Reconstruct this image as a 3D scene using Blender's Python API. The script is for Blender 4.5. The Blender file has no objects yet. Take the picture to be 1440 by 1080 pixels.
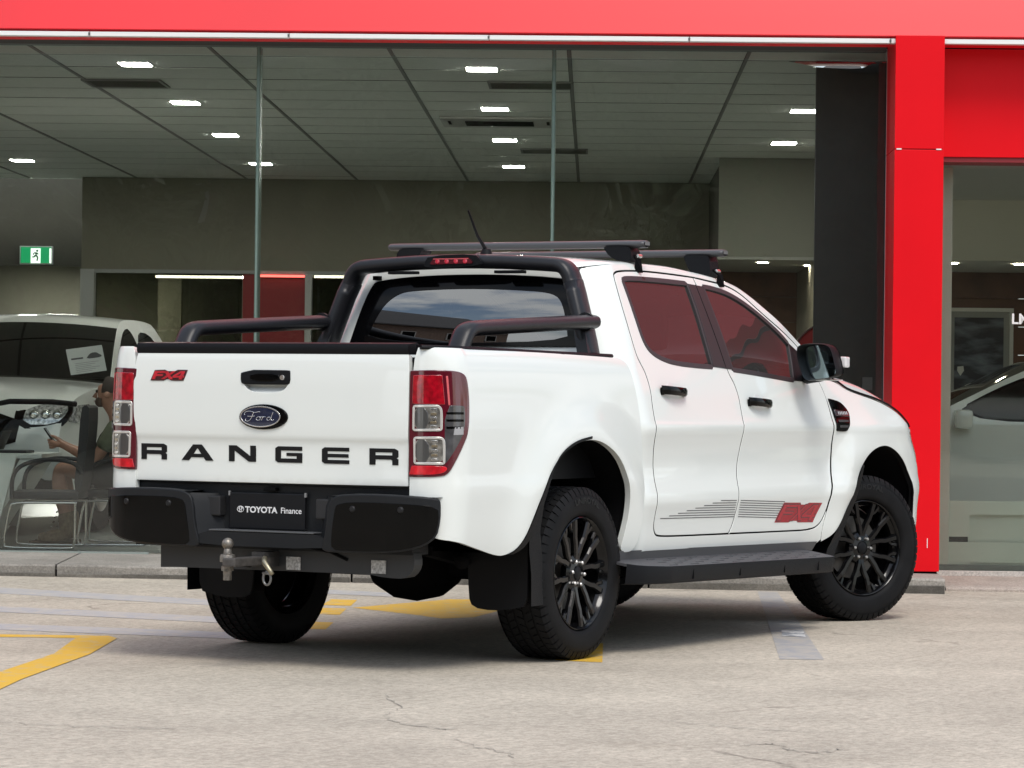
import bpy, bmesh, math, random
import numpy as np
from mathutils import Vector, Matrix
from mathutils.geometry import delaunay_2d_cdt
random.seed(7)
SC = bpy.context.scene
COL = SC.collection
PI = math.pi
# ------------------------------------------------------------------ camera
CAMP = Vector((-12.9016, -7.8655, 1.1905))
cam_yaw, cam_pitch, cam_roll = 0.5171, 0.0022, 0.0116
_f = Vector((math.cos(cam_yaw)*math.cos(cam_pitch), math.sin(cam_yaw)*math.cos(cam_pitch), math.sin(cam_pitch)))
_r = Vector((math.sin(cam_yaw), -math.cos(cam_yaw), 0)); _u = _r.cross(_f)
_c, _s = math.cos(cam_roll), math.sin(cam_roll)
_R, _U = _c*_r + _s*_u, -_s*_r + _c*_u
cd = bpy.data.cameras.new('camera'); cam = bpy.data.objects.new('camera', cd); COL.objects.link(cam)
cam.matrix_world = Matrix(((_R.x, _U.x, -_f.x, CAMP.x), (_R.y, _U.y, -_f.y, CAMP.y), (_R.z, _U.z, -_f.z, CAMP.z), (0, 0, 0, 1)))
cd.sensor_width = 36.0; cd.lens = 4638.48/1440*36; cd.clip_start = 0.2; cd.clip_end = 1500
SC.camera = cam
# ------------------------------------------------------------------ world + sun
SUN_EL, SUN_AZ = math.radians(56), math.radians(224)      # azimuth measured anticlockwise from +x
W = bpy.data.worlds.new('World'); SC.world = W; W.use_nodes = True
nt = W.node_tree; nt.nodes.clear()
sky = nt.nodes.new('ShaderNodeTexSky'); sky.sky_type = 'NISHITA'; sky.sun_disc = False
sky.sun_elevation = SUN_EL; sky.sun_rotation = PI/2 - SUN_AZ; sky.air_density = 1.2; sky.dust_density = 2.0
tc = nt.nodes.new('ShaderNodeTexCoord'); mp = nt.nodes.new('ShaderNodeMapping'); mp.inputs['Scale'].default_value = (1.5, 1.5, 3.6)
nz = nt.nodes.new('ShaderNodeTexNoise'); nz.inputs['Scale'].default_value = 2.3; nz.inputs['Detail'].default_value = 9; nz.inputs['Roughness'].default_value = .6
rp = nt.nodes.new('ShaderNodeValToRGB'); rp.color_ramp.elements[0].position = .46; rp.color_ramp.elements[1].position = .61
mx = nt.nodes.new('ShaderNodeMix'); mx.data_type = 'RGBA'; mx.inputs[7].default_value = (7.6, 7.9, 8.1, 1)
bg = nt.nodes.new('ShaderNodeBackground'); bg.inputs['Strength'].default_value = 0.12
wo = nt.nodes.new('ShaderNodeOutputWorld')
L = nt.links.new
L(tc.outputs['Generated'], mp.inputs['Vector']); L(mp.outputs[0], nz.inputs['Vector']); L(nz.outputs['Fac'], rp.inputs[0])
L(rp.outputs[0], mx.inputs[0]); L(sky.outputs[0], mx.inputs[6]); L(mx.outputs[2], bg.inputs[0]); L(bg.outputs[0], wo.inputs[0])
sd = bpy.data.lights.new('sun', 'SUN'); sd.energy = 1.35; sd.angle = math.radians(22); sd.color = (1, .965, .91)
sun = bpy.data.objects.new('sun', sd); COL.objects.link(sun)
_sv = Vector((math.cos(SUN_EL)*math.cos(SUN_AZ), math.cos(SUN_EL)*math.sin(SUN_AZ), math.sin(SUN_EL)))
sun.rotation_euler = _sv.to_track_quat('Z', 'Y').to_euler()
vs = SC.view_settings; vs.view_transform = 'Standard'; vs.look = 'None'; vs.exposure = 0.66; vs.gamma = 1; vs.use_curve_mapping = False
# ------------------------------------------------------------------ materials
MATS = {}
def mat(name, col, rough=.5, metal=0, coat=0, coat_r=.03, spec=.5, emit=None, es=0, noise=None, bump=None, ior=None, coat_ior=1.5):
    """noise=(scale, amount, detail) varies the base colour; bump=(scale, strength)"""
    if name in MATS: return MATS[name]
    m = bpy.data.materials.new(name); m.use_nodes = True; n = m.node_tree.nodes; l = m.node_tree.links.new
    b = n['Principled BSDF']; c4 = (*col, 1)
    b.inputs['Base Color'].default_value = c4; b.inputs['Roughness'].default_value = rough; b.inputs['Metallic'].default_value = metal
    b.inputs['Coat Weight'].default_value = coat; b.inputs['Coat Roughness'].default_value = coat_r; b.inputs['Coat IOR'].default_value = coat_ior
    b.inputs['Specular IOR Level'].default_value = spec
    if ior: b.inputs['IOR'].default_value = ior
    if emit: b.inputs['Emission Color'].default_value = (*emit, 1); b.inputs['Emission Strength'].default_value = es
    if noise or bump:
        t = n.new('ShaderNodeTexCoord')
    if noise:
        x = n.new('ShaderNodeTexNoise'); x.inputs['Scale'].default_value = noise[0]; x.inputs['Detail'].default_value = noise[2] if len(noise) > 2 else 6
        l(t.outputs['Object'], x.inputs['Vector'])
        r = n.new('ShaderNodeValToRGB'); a = noise[1]
        r.color_ramp.elements[0].position = .3; r.color_ramp.elements[1].position = .7
        r.color_ramp.elements[0].color = (*[c*(1-a) for c in col], 1); r.color_ramp.elements[1].color = (*[min(1, c*(1+a)) for c in col], 1)
        l(x.outputs['Fac'], r.inputs[0]); l(r.outputs[0], b.inputs['Base Color'])
    if bump:
        x = n.new('ShaderNodeTexNoise'); x.inputs['Scale'].default_value = bump[0]; x.inputs['Detail'].default_value = 5
        l(t.outputs['Object'], x.inputs['Vector'])
        q = n.new('ShaderNodeBump'); q.inputs['Strength'].default_value = bump[1]; q.inputs['Distance'].default_value = .002
        l(x.outputs['Fac'], q.inputs['Height']); l(q.outputs[0], b.inputs['Normal'])
    MATS[name] = m; return m
def glass(name, tint, refl=1.0, ior=1.5, rough=0.0, dust=None, wave=None):
    """thin pane: tinted see-through plus a Fresnel reflection"""
    if name in MATS: return MATS[name]
    m = bpy.data.materials.new(name); m.use_nodes = True; n = m.node_tree.nodes; l = m.node_tree.links.new; n.clear()
    o = n.new('ShaderNodeOutputMaterial'); t = n.new('ShaderNodeBsdfTransparent'); t.inputs[0].default_value = (*tint, 1)
    g = n.new('ShaderNodeBsdfGlossy'); g.inputs['Roughness'].default_value = rough; g.inputs[0].default_value = (1, 1, 1, 1)
    f = n.new('ShaderNodeFresnel'); f.inputs[0].default_value = ior
    if wave:
        tc_ = n.new('ShaderNodeTexCoord'); nz_ = n.new('ShaderNodeTexNoise'); nz_.inputs['Scale'].default_value = wave[0]; nz_.inputs['Detail'].default_value = 1
        bp__ = n.new('ShaderNodeBump'); bp__.inputs['Strength'].default_value = 1; bp__.inputs['Distance'].default_value = wave[1]
        l(tc_.outputs['Object'], nz_.inputs['Vector']); l(nz_.outputs['Fac'], bp__.inputs['Height']); l(bp__.outputs[0], g.inputs['Normal'])
    k = n.new('ShaderNodeMath'); k.operation = 'MULTIPLY'; k.inputs[1].default_value = refl; k.use_clamp = True
    x = n.new('ShaderNodeMixShader')
    l(f.outputs[0], k.inputs[0]); l(k.outputs[0], x.inputs[0]); l(t.outputs[0], x.inputs[1]); l(g.outputs[0], x.inputs[2]); l(x.outputs[0], o.inputs[0])
    if dust:
        d = n.new('ShaderNodeBsdfDiffuse'); d.inputs[0].default_value = (*dust[1], 1); y = n.new('ShaderNodeMixShader'); y.inputs[0].default_value = dust[0]
        l(x.outputs[0], y.inputs[1]); l(d.outputs[0], y.inputs[2]); l(y.outputs[0], o.inputs[0])
    MATS[name] = m; return m
def M_concrete(name, col, scale, dark, streak=None, bumpy=.25, cracks=False, contrast=1.0):
    if name in MATS: return MATS[name]
    m = bpy.data.materials.new(name); m.use_nodes = True; n = m.node_tree.nodes; l = m.node_tree.links.new
    b = n['Principled BSDF']; b.inputs['Roughness'].default_value = .82; b.inputs['Specular IOR Level'].default_value = .3
    t = n.new('ShaderNodeTexCoord')
    def noi(sc, det=8, ro=.6, vec=None):
        x = n.new('ShaderNodeTexNoise'); x.inputs['Scale'].default_value = sc; x.inputs['Detail'].default_value = det; x.inputs['Roughness'].default_value = ro
        l(vec or t.outputs['Object'], x.inputs['Vector']); return x.outputs['Fac']
    def ramp(v, a, b_, ca, cb):
        r = n.new('ShaderNodeValToRGB'); r.color_ramp.elements[0].position = a; r.color_ramp.elements[1].position = b_
        r.color_ramp.elements[0].color = (*ca, 1); r.color_ramp.elements[1].color = (*cb, 1); l(v, r.inputs[0]); return r.outputs[0]
    def mul(a, b_, f=1):
        x = n.new('ShaderNodeMix'); x.data_type = 'RGBA'; x.blend_type = 'MULTIPLY'; x.inputs[0].default_value = f
        l(a, x.inputs[6]); l(b_, x.inputs[7]); return x.outputs[2]
    d2 = tuple(c*dark for c in col)
    c0 = ramp(noi(scale*.35, 6), .35, .65, d2, col)
    c0 = mul(c0, ramp(noi(scale*3, 8), .3, .7, (.80, .80, .80), (1.12, 1.12, 1.12)), .9*contrast)
    c0 = mul(c0, ramp(noi(scale*45, 4, .8), .32, .68, (.58, .58, .575), (1.34, 1.34, 1.34)), .85*contrast)
    c0 = mul(c0, ramp(noi(scale*140, 2, .7), .30, .52, (.45, .44, .42), (1, 1, 1)), .5*contrast)
    if streak:
        mpn = n.new('ShaderNodeMapping'); mpn.inputs['Rotation'].default_value = (0, 0, streak[0]); mpn.inputs['Scale'].default_value = streak[1]
        l(t.outputs['Object'], mpn.inputs['Vector'])
        c0 = mul(c0, ramp(noi(1.0, 6, .6, mpn.outputs[0]), .38, .62, (.84, .835, .83), (1.06, 1.06, 1.06)), .3)
    if cracks:
        c0 = mul(c0, ramp(noi(.9, 5, .62), .60, .78, (1, 1, 1), (.80, .785, .77)), 1)
        c0 = mul(c0, ramp(noi(5.5, 3, .6), .68, .78, (1, 1, 1), (.74, .73, .72)), 1)
        v = n.new('ShaderNodeTexVoronoi'); v.feature = 'DISTANCE_TO_EDGE'; v.inputs['Scale'].default_value = .33
        wv = n.new('ShaderNodeMix'); wv.data_type = 'RGBA'; wv.inputs[0].default_value = .35
        l(t.outputs['Object'], wv.inputs[6]); x = n.new('ShaderNodeTexNoise'); x.inputs['Scale'].default_value = 2.2; x.inputs['Detail'].default_value = 8
        l(t.outputs['Object'], x.inputs['Vector']); l(x.outputs['Color'], wv.inputs[7]); l(wv.outputs[2], v.inputs['Vector'])
        ck = ramp(v.outputs['Distance'], .0, .0035, (.35, .34, .33), (1, 1, 1))
        gate = ramp(noi(.8, 3), .5, .6, (1, 1, 1), (0, 0, 0))
        mm = n.new('ShaderNodeMix'); mm.data_type = 'RGBA'; l(gate, mm.inputs[0]); l(ck, mm.inputs[6]); mm.inputs[7].default_value = (1, 1, 1, 1)
        c0 = mul(c0, mm.outputs[2], .8)
    l(c0, b.inputs['Base Color'])
    q = n.new('ShaderNodeBump'); q.inputs['Strength'].default_value = bumpy; q.inputs['Distance'].default_value = .004
    l(noi(scale*30, 6, .7), q.inputs['Height']); l(q.outputs[0], b.inputs['Normal'])
    MATS[name] = m; return m
WHITE = mat('white paint', (.735, .762, .728), .4, spec=.3, coat=1, coat_r=.012, coat_ior=1.48)
BLACKP = mat('black plastic', (.0075, .0078, .009), .42, spec=.12, bump=(900, .25))
BLACKM = mat('matte black coated metal', (.012, .0122, .0145), .32, spec=.35, bump=(1400, .2))
GLOSSB = mat('gloss black', (.002, .002, .002), .045, spec=.16)
BUMP = mat('bumper plastic', (.0125, .0135, .015), .45, spec=.2, bump=(900, .25))
DARK = mat('underbody black', (.004, .004, .0045), .8, spec=.08)
GAPSHADE = mat('gap shade black', (.012, .012, .012), .9, spec=.05)  # black used for the shade deep in the panel gaps
RUBBER = mat('tyre rubber', (.0085, .0085, .009), .6, spec=.12, bump=(260, .35), noise=(9, .25))
CHROME = mat('bright metal', (.75, .75, .74), .18, metal=1)
STEEL = mat('worn steel', (.22, .20, .175), .45, metal=.8, noise=(60, .4))
RED = mat('red facade panel', (.70, .002, .008), .42, spec=.16, coat=.12, coat_r=.15, noise=(1.3, .05))
REDP = mat('red print', (.33, .010, .020), .4, noise=(180, .35))
GREYL = mat('grey line print', (.05, .05, .055), .45)
CARGLASS = glass('dark tinted car glass', (.06, .06, .065), .85, dust=(.05, (.55, .52, .50)), wave=(2.6, .003))
SHOPGLASS = glass('showroom glass', (.93, .95, .92), .95, wave=(1.1, .006))
FRIT = mat('black glass border', (.003, .003, .0035), .08, spec=.15)
WHEELB = mat('gloss black wheel', (.003, .003, .0035), .13, spec=.34)
REDF = mat('glossy red fascia', (.70, .006, .014), .34, spec=.4, coat=.2, coat_r=.2, noise=(1.1, .05))
LAMPRED = mat('red lens', (.30, .002, .010), .12, coat=1, noise=(35, .5))
LAMPDARK = mat('dark red lens', (.085, .004, .012), .10, coat=1)
LAMPSMOKE = mat('smoked clear lens', (.055, .055, .058), .10, coat=1, noise=(18, .5))
LAMPCLEAR = mat('clear reflector lens', (.30, .29, .265), .15, metal=.6, coat=1, noise=(40, .7))
MIRROR = mat('mirror', (.36, .45, .47), .02, metal=1)
# ------------------------------------------------------------------ helpers
def T(o, label=None, cat=None, group=None, kind=None):
    if label: o['label'] = label
    if cat: o['category'] = cat
    if group: o['group'] = group
    if kind: o['kind'] = kind
    return o
def link(name, me, m=None, parent=None, loc=None):
    o = bpy.data.objects.new(name, me); COL.objects.link(o)
    if m and me and not me.materials: me.materials.append(m)
    if parent: o.parent = parent
    if loc is not None: o.location = loc
    return o
def empty(name, loc=(0, 0, 0), rz=0, label=None, cat=None, group=None, mw=None):
    o = bpy.data.objects.new(name, None); COL.objects.link(o); o.empty_display_size = .2
    if mw is not None: o.matrix_world = mw
    else: o.location = loc; o.rotation_euler = (0, 0, rz)
    return T(o, label, cat, group)
class MB:
    """collects verts/faces for one mesh object"""
    def __init__(s): s.v = []; s.f = []
    def add(s, v, f):
        k = len(s.v); s.v += [tuple(p) for p in v]; s.f += [tuple(i+k for i in q) for q in f]; return s
    def box(s, x0, y0, z0, x1, y1, z1, R=None, c=(0, 0, 0), ch=0):
        if ch:
            b = bmesh.new(); bmesh.ops.create_cube(b, size=1)
            for q in b.verts: q.co = Vector(((x0+x1)/2+q.co.x*(x1-x0), (y0+y1)/2+q.co.y*(y1-y0), (z0+z1)/2+q.co.z*(z1-z0)))
            bmesh.ops.bevel(b, geom=list(b.edges), offset=ch, segments=2, affect='EDGES', profile=.6)
            b.verts.index_update(); V = [q.co.copy() for q in b.verts]; F = [[q.index for q in f.verts] for f in b.faces]; b.free()
        else:
            V = [Vector(p) for p in ((x0, y0, z0), (x1, y0, z0), (x1, y1, z0), (x0, y1, z0), (x0, y0, z1), (x1, y0, z1), (x1, y1, z1), (x0, y1, z1))]
            F = [(0, 3, 2, 1), (4, 5, 6, 7), (0, 1, 5, 4), (1, 2, 6, 5), (2, 3, 7, 6), (3, 0, 4, 7)]
        if R: V = [R @ (p-Vector(c)) + Vector(c) for p in V]
        return s.add(V, F)
    def tube(s, path, r, seg=10, caps=True, closed=False, up=(0, 0, 1), prof=None):
        """sweep; r scalar or per-point list; prof(list of (a,b)) replaces the circle"""
        P = [Vector(p) for p in path]; n = len(P); N = len(prof) if prof else seg
        V = []; ref = Vector(up)
        for i in range(n):
            if closed: d = (P[(i+1) % n]-P[i-1])
            else: d = (P[min(i+1, n-1)]-P[max(i-1, 0)])
            d.normalize(); a = ref - ref.dot(d)*d
            if a.length < 1e-4: a = d.orthogonal()
            a.normalize(); b = d.cross(a)
            if not prof: ref = a
            rr = r[i] if isinstance(r, (list, tuple)) else r
            for k in range(N):
                if prof: V.append(P[i] + b*prof[k][0]*rr + a*prof[k][1]*rr)
                else: t = 2*PI*k/N; V.append(P[i] + (b*math.cos(t)+a*math.sin(t))*rr)
        F = []
        for i in range(n if closed else n-1):
            j = (i+1) % n
            for k in range(N): F.append((i*N+k, i*N+(k+1) % N, j*N+(k+1) % N, j*N+k))
        if caps and not closed: F.append(tuple(range(N))[::-1]); F.append(tuple((n-1)*N+k for k in range(N)))
        return s.add(V, F)
    def lathe(s, prof, seg=48, axis='y', c=(0, 0, 0), a0=0, a1=2*PI):
        full = abs(a1-a0-2*PI) < 1e-6; m = seg if full else seg+1; V = []
        for (r, h) in prof:
            for k in range(m):
                t = a0+(a1-a0)*k/seg; x, z = r*math.cos(t), r*math.sin(t)
                V.append((x+c[0], h+c[1], z+c[2]) if axis == 'y' else (x+c[0], z+c[1], h+c[2]) if axis == 'z' else (h+c[0], x+c[1], z+c[2]))
        F = []
        for i in range(len(prof)-1):
            for k in range(seg):
                k2 = (k+1) % m; F.append((i*m+k, i*m+k2, (i+1)*m+k2, (i+1)*m+k))
        return s.add(V, F)
    def prism(s, poly, f0, f1):
        """polygon poly mapped by f0 (near) and f1 (far)"""
        n = len(poly); V = [f0(*p) for p in poly]+[f1(*p) for p in poly]
        F = [tuple(range(n)), tuple(range(2*n-1, n-1, -1))]+[(i, n+i, n+(i+1) % n, (i+1) % n) for i in range(n)]
        return s.add(V, F)
    def grid(s, fn, nu, nv, cu=False):
        V = [fn(i/nu, j/nv) for i in range(nu+1) for j in range(nv+1)]
        F = [(i*(nv+1)+j, (i+1)*(nv+1)+j, (i+1)*(nv+1)+j+1, i*(nv+1)+j+1) for i in range(nu) for j in range(nv)]
        return s.add(V, F)
    def mesh(s, name, smooth=False, fix=True, angle=None):
        me = bpy.data.meshes.new(name); me.from_pydata(s.v, [], s.f); me.validate()
        if fix:
            b = bmesh.new(); b.from_mesh(me); bmesh.ops.recalc_face_normals(b, faces=b.faces); b.to_mesh(me); b.free()
        if smooth:
            me.shade_smooth()
            if angle: me.set_sharp_from_angle(angle=math.radians(angle))
        return me
    def build(s, name, m, parent=None, smooth=False, angle=None, loc=None, fix=True):
        return link(name, s.mesh(name, smooth, fix, angle), m, parent, loc)
def chaikin(P, it=2, closed=True):
    for _ in range(it):
        Q = []; n = len(P)
        for i in range(n if closed else n-1):
            a, b = P[i], P[(i+1) % n]
            Q.append((a[0]*.75+b[0]*.25, a[1]*.75+b[1]*.25)); Q.append((a[0]*.25+b[0]*.75, a[1]*.25+b[1]*.75))
        if not closed: Q = [P[0]]+Q+[P[-1]]
        P = Q
    return P
def dens(P, step):
    Q = []; n = len(P)
    for i in range(n):
        a, b = P[i], P[(i+1) % n]; d = math.hypot(b[0]-a[0], b[1]-a[1])
        if d < 1e-5: continue
        k = max(1, int(math.ceil(d/step)))
        for j in range(k): Q.append((a[0]+(b[0]-a[0])*j/k, a[1]+(b[1]-a[1])*j/k))
    return Q
def area(P): return sum(P[i][0]*P[(i+1) % len(P)][1]-P[(i+1) % len(P)][0]*P[i][1] for i in range(len(P)))/2
def inset(P, d):
    n = len(P); sgn = 1 if area(P) > 0 else -1; Q = []
    for i in range(n):
        a, b, c = P[i-1], P[i], P[(i+1) % n]
        e1 = Vector((b[0]-a[0], b[1]-a[1])); e2 = Vector((c[0]-b[0], c[1]-b[1]))
        if e1.length < 1e-7 or e2.length < 1e-7: Q.append(b); continue
        e1.normalize(); e2.normalize(); n1 = Vector((-e1.y, e1.x)); n2 = Vector((-e2.y, e2.x)); m = n1+n2
        if m.length < .3: m = n1
        m.normalize(); k = max(.5, m.dot(n1)); Q.append((b[0]+m.x*d*sgn/k, b[1]+m.y*d*sgn/k))
    return Q
def pip(P, x, y):
    P = np.array(P); x1, y1 = P[:, 0], P[:, 1]; x2, y2 = np.roll(x1, -1), np.roll(y1, -1)
    X, Y = x[:, None], y[:, None]
    c = ((y1 > Y) != (y2 > Y)) & (X < (x2-x1)*(Y-y1)/np.where(y2 == y1, 1e-12, y2-y1)+x1)
    return c.sum(1) % 2 == 1
BODYC = Vector((1.5, 0, .9))
def panel(name, f, outer, holes=(), m=None, parent=None, step=.025, gap=0.0, thick=.018, off=0.0, sm=2, smh=2, side=-1, roll=.0022, mk=True, center=None, hgap=None, dark_edge=False):
    """sheet cut from a surface f(u,v): smooth outline, holes, exact surface normals and a turned-in edge.
    side=-1 keeps the shape as modelled on the right side, +1 mirrors it to the left."""
    def prep(P, d, s_):
        P = chaikin(list(P), s_) if s_ else list(P)
        P = dens(P, step*.8)
        return inset(P, d) if d else P
    loops = [prep(outer, gap, sm)]+[prep(h, -(gap if hgap is None else hgap), smh) for h in holes]
    pts = []; edges = []
    for Lp in loops:
        k = len(pts); n = len(Lp); pts += Lp; edges += [(k+i, k+(i+1) % n) for i in range(n)]
    B = np.array(pts); nb = len(pts); o = np.array(loops[0]); lo, hi = o.min(0), o.max(0)
    gx, gy = np.meshgrid(np.arange(lo[0]+step*.5, hi[0], step), np.arange(lo[1]+step*.5, hi[1], step)); gx, gy = gx.ravel(), gy.ravel()
    if len(gx):
        k = pip(loops[0], gx, gy)
        for h in loops[1:]: k &= ~pip(h, gx, gy)
        gx, gy = gx[k], gy[k]
        if len(gx):
            dmin = np.min((gx[:, None]-B[None, :, 0])**2+(gy[:, None]-B[None, :, 1])**2, axis=1); k = dmin > (step*.45)**2
            pts += list(zip(gx[k].tolist(), gy[k].tolist()))
    r = delaunay_2d_cdt([Vector(p) for p in pts], edges, [], 0, 1e-6)
    P2 = [tuple(p) for p in r[0]]; T3 = r[2]
    cx = np.array([sum(P2[i][0] for i in t)/3 for t in T3]); cy = np.array([sum(P2[i][1] for i in t)/3 for t in T3])
    k = pip(loops[0], cx, cy)
    for h in loops[1:]: k &= ~pip(h, cx, cy)
    F = [tuple(t) for t, q in zip(T3, k) if q]
    C = center or BODYC; e = .004
    def sn(u, v):
        p = Vector(f(u, v)); n = (Vector(f(u+e, v))-Vector(f(u-e, v))).cross(Vector(f(u, v+e))-Vector(f(u, v-e))); n.normalize()
        if n.dot(p-Vector((C.x, C.y, C.z))) < 0: n = -n
        return p, n
    V = []; N = []
    for p in P2:
        a, n = sn(*p); V.append(a-n*off); N.append(n)
    # orient triangles
    G = []
    for t in F:
        a, b, c = (V[i] for i in t)
        G.append(t if (b-a).cross(c-a).dot(N[t[0]]) > 0 else t[::-1])
    # edges of the sheet that only one triangle uses
    cnt = {}
    for t in G:
        for i in range(3): cnt[(t[i], t[(i+1) % 3])] = 1
    bd = [(a, b) for (a, b) in cnt if (b, a) not in cnt]
    outv = {}
    for a, b in bd:
        d = V[b]-V[a]; q = d.cross(N[a]);
        for i in (a, b): outv[i] = outv.get(i, Vector((0, 0, 0)))+q.normalized() if q.length > 0 else outv.get(i, Vector((0, 0, 0)))
    nsurf = len(G); dk_idx = set()
    if thick > 0:
        rings = {}
        for i, q in outv.items():
            if q.length > 0: q.normalize()
            ids = []
            for (dp, dq, nn) in ((0, 0, N[i]), (roll*.3, roll*.7, (N[i]+q)), (roll, roll, q), (roll, roll, q), (thick, roll, q)):
                V.append(V[i]-N[i]*dp+q*dq); N.append(nn.normalized()); ids.append(len(V)-1)
            rings[i] = ids
        for a, b in bd:
            A, Bq = rings[a], rings[b]
            for k2 in (0, 1, 3):
                if k2 == 3: dk_idx.add(len(G))
                G.append((A[k2], A[k2+1], Bq[k2+1], Bq[k2]))
    if side > 0:
        V = [Vector((p.x, -p.y, p.z)) for p in V]; N = [Vector((p.x, -p.y, p.z)) for p in N]; G = [t[::-1] for t in G]
    me = bpy.data.meshes.new(name); me.from_pydata(V, [], G); me.shade_smooth()
    me.normals_split_custom_set_from_vertices([tuple(n) for n in N])
    if dark_edge and m:  # turned-in edges coloured black for the shade inside the gap
        me.materials.append(m); me.materials.append(GAPSHADE)
        for i in dk_idx: me.polygons[i].material_index = 1
    if not mk: return me
    return link(name, me, m, parent)
def text_mesh(s, size=.1, ext=.001, bold=0.0, sx=1.0):
    c = bpy.data.curves.new('lettering', 'FONT'); c.body = s; c.size = size; c.extrude = ext; c.offset = bold; c.align_x = 'LEFT'
    o = bpy.data.objects.new('lettering', c); COL.objects.link(o); dg = bpy.context.evaluated_depsgraph_get(); dg.update()
    me = bpy.data.meshes.new_from_object(o.evaluated_get(dg)); bpy.data.objects.remove(o); bpy.data.curves.remove(c)
    for v in me.vertices: v.co.x *= sx
    me.materials.clear(); return me
def xf(me, M4): me.transform(M4); return me
GL = {
 'R': ([(0,0),(0,1),(.88,1),(1,.88),(1,.5),(.93,.42),(1,.34),(1,0),(.8,0),(.8,.28),(.74,.34),(.2,.34),(.2,0)], [[(.2,.58),(.8,.58),(.8,.78),(.2,.78)]]),
 'A': ([(0,0),(.36,1),(.64,1),(1,0),(.77,0),(.7,.2),(.3,.2),(.23,0)], [[(.37,.4),(.63,.4),(.52,.76),(.48,.76)]]),
 'N': ([(0,0),(0,1),(.28,1),(.8,.32),(.8,1),(1,1),(1,0),(.74,0),(.2,.7),(.2,0)], []),
 'G': ([(.1,0),(0,.12),(0,.88),(.1,1),(1,1),(1,.76),(.2,.76),(.2,.24),(.8,.24),(.8,.42),(.42,.42),(.42,.6),(1,.6),(1,0)], []),
 'E': ([(.1,0),(0,.12),(0,.88),(.1,1),(1,1),(1,.78),(.2,.78),(.2,.6),(.97,.6),(.97,.4),(.2,.4),(.2,.22),(1,.22),(1,0)], []),
 'F': ([(0,0),(0,1),(1,1),(1,.76),(.3,.76),(.3,.6),(.9,.6),(.9,.38),(.3,.38),(.3,0)], []),
 'X': ([(0,0),(.36,.5),(0,1),(.3,1),(.5,.68),(.7,1),(1,1),(.64,.5),(1,0),(.7,0),(.5,.32),(.3,0)], []),
 '4': ([(.62,0),(.62,.2),(0,.2),(0,.42),(.5,1),(.88,1),(.88,.42),(1,.42),(1,.2),(.88,.2),(.88,0)], [[(.28,.42),(.62,.42),(.62,.8)]]),
}
def glyph(ch, fn):
    o, h = GL[ch]; return [fn(*p) for p in o], [[fn(*p) for p in q] for q in h]

def curve(pts):
    xs=[p[0] for p in pts];ys=[p[1] for p in pts];n=len(xs)
    m=[0]*n
    for i in range(n):
        if i==0:m[i]=(ys[1]-ys[0])/(xs[1]-xs[0])
        elif i==n-1:m[i]=(ys[-1]-ys[-2])/(xs[-1]-xs[-2])
        else:
            a=(ys[i]-ys[i-1])/(xs[i]-xs[i-1]);b=(ys[i+1]-ys[i])/(xs[i+1]-xs[i])
            m[i]=0 if a*b<=0 else 2*a*b/(a+b)
    def f(x):
        if x<=xs[0]:return ys[0]+m[0]*(x-xs[0])
        if x>=xs[-1]:return ys[-1]+m[-1]*(x-xs[-1])
        i=0
        while x>xs[i+1]:i+=1
        h=xs[i+1]-xs[i];t=(x-xs[i])/h
        return ys[i]*(1+2*t)*(1-t)**2+h*m[i]*t*(1-t)**2+ys[i+1]*t*t*(3-2*t)+h*m[i+1]*t*t*(t-1)
    return f
CABP=curve([(.38,.852),(.44,.880),(.50,.892),(.58,.899),(.64,.908),(.685,.9155),(.715,.9145),(.755,.905),(.80,.895),(.85,.891),(.92,.896),(.98,.906),(1.02,.913),(1.036,.913),(1.056,.906),(1.12,.889),(1.18,.874),(1.30,.836),(1.45,.785),(1.60,.730),(1.75,.668),(1.82,.636)])
BEDP=curve([(.42,.850),(.48,.876),(.56,.890),(.68,.900),(.78,.906),(.84,.903),(1.0,.903),(1.15,.900),(1.26,.892),(1.33,.878),(1.36,.862),(1.38,.845)])
def bump(r,c,w): return math.exp(-((r-c)/w)**2)
def cab(x,z):
    y=CABP(z)
    e=.64+.2*max(0,z-1.3)-x
    if e>0: y-=.11*(e/.18)**3
    if x>2.66:
        h=min(1,(x-2.66)/.22);h=h*h*(3-2*h);y+=h*.020*math.exp(-((z-.86)/.10)**2)
    if x>2.3:
        k=min(1,(x-2.3)/.6);k=k*k*(3-2*k)
        r=math.hypot(x-3.21,z-.42)
        y+=k*.034*bump(r,.50,.16)
        # fender shoulder is softer and fuller than the glasshouse
        if z>1.0: y+=k*(-.9*(z-1.0)**1.6*0.25)
    x0=3.675-.62*max(0,z-.80)
    if x>x0: y-=.50*((x-x0)/.50)**3
    return (x,-y,z)
def bed(a,z):
    o=.90-BEDP(z)
    r=math.hypot(a-0.0,z-.45)
    o-=.030*bump(r,.54,.13)
    cx,cy,rad=-1.0,.74,.16
    if a>=cx: x,y,nx,ny=a,.90,0,1
    else:
        s=(cx-a)/rad
        if s<=math.pi/2: x,y,nx,ny=cx-rad*math.sin(s),cy+rad*math.cos(s),-math.sin(s),math.cos(s)
        else: x,y,nx,ny=cx-rad,cy-(s-math.pi/2)*rad,-1,0
    k=1
    if nx<0: k=1+nx*.75    # rear face keeps little of the profile
    return (x-nx*o*k,-(y-ny*o*k),z)
TGP=curve([(.76,-1.160),(.80,-1.168),(.87,-1.166),(.93,-1.167),(.965,-1.171),(.99,-1.178),(1.05,-1.181),(1.2,-1.180),(1.3,-1.174),(1.345,-1.166),(1.38,-1.155)])
def tg(y,z): return (TGP(z)+.014*(y/.7)**2,y,z)
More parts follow.
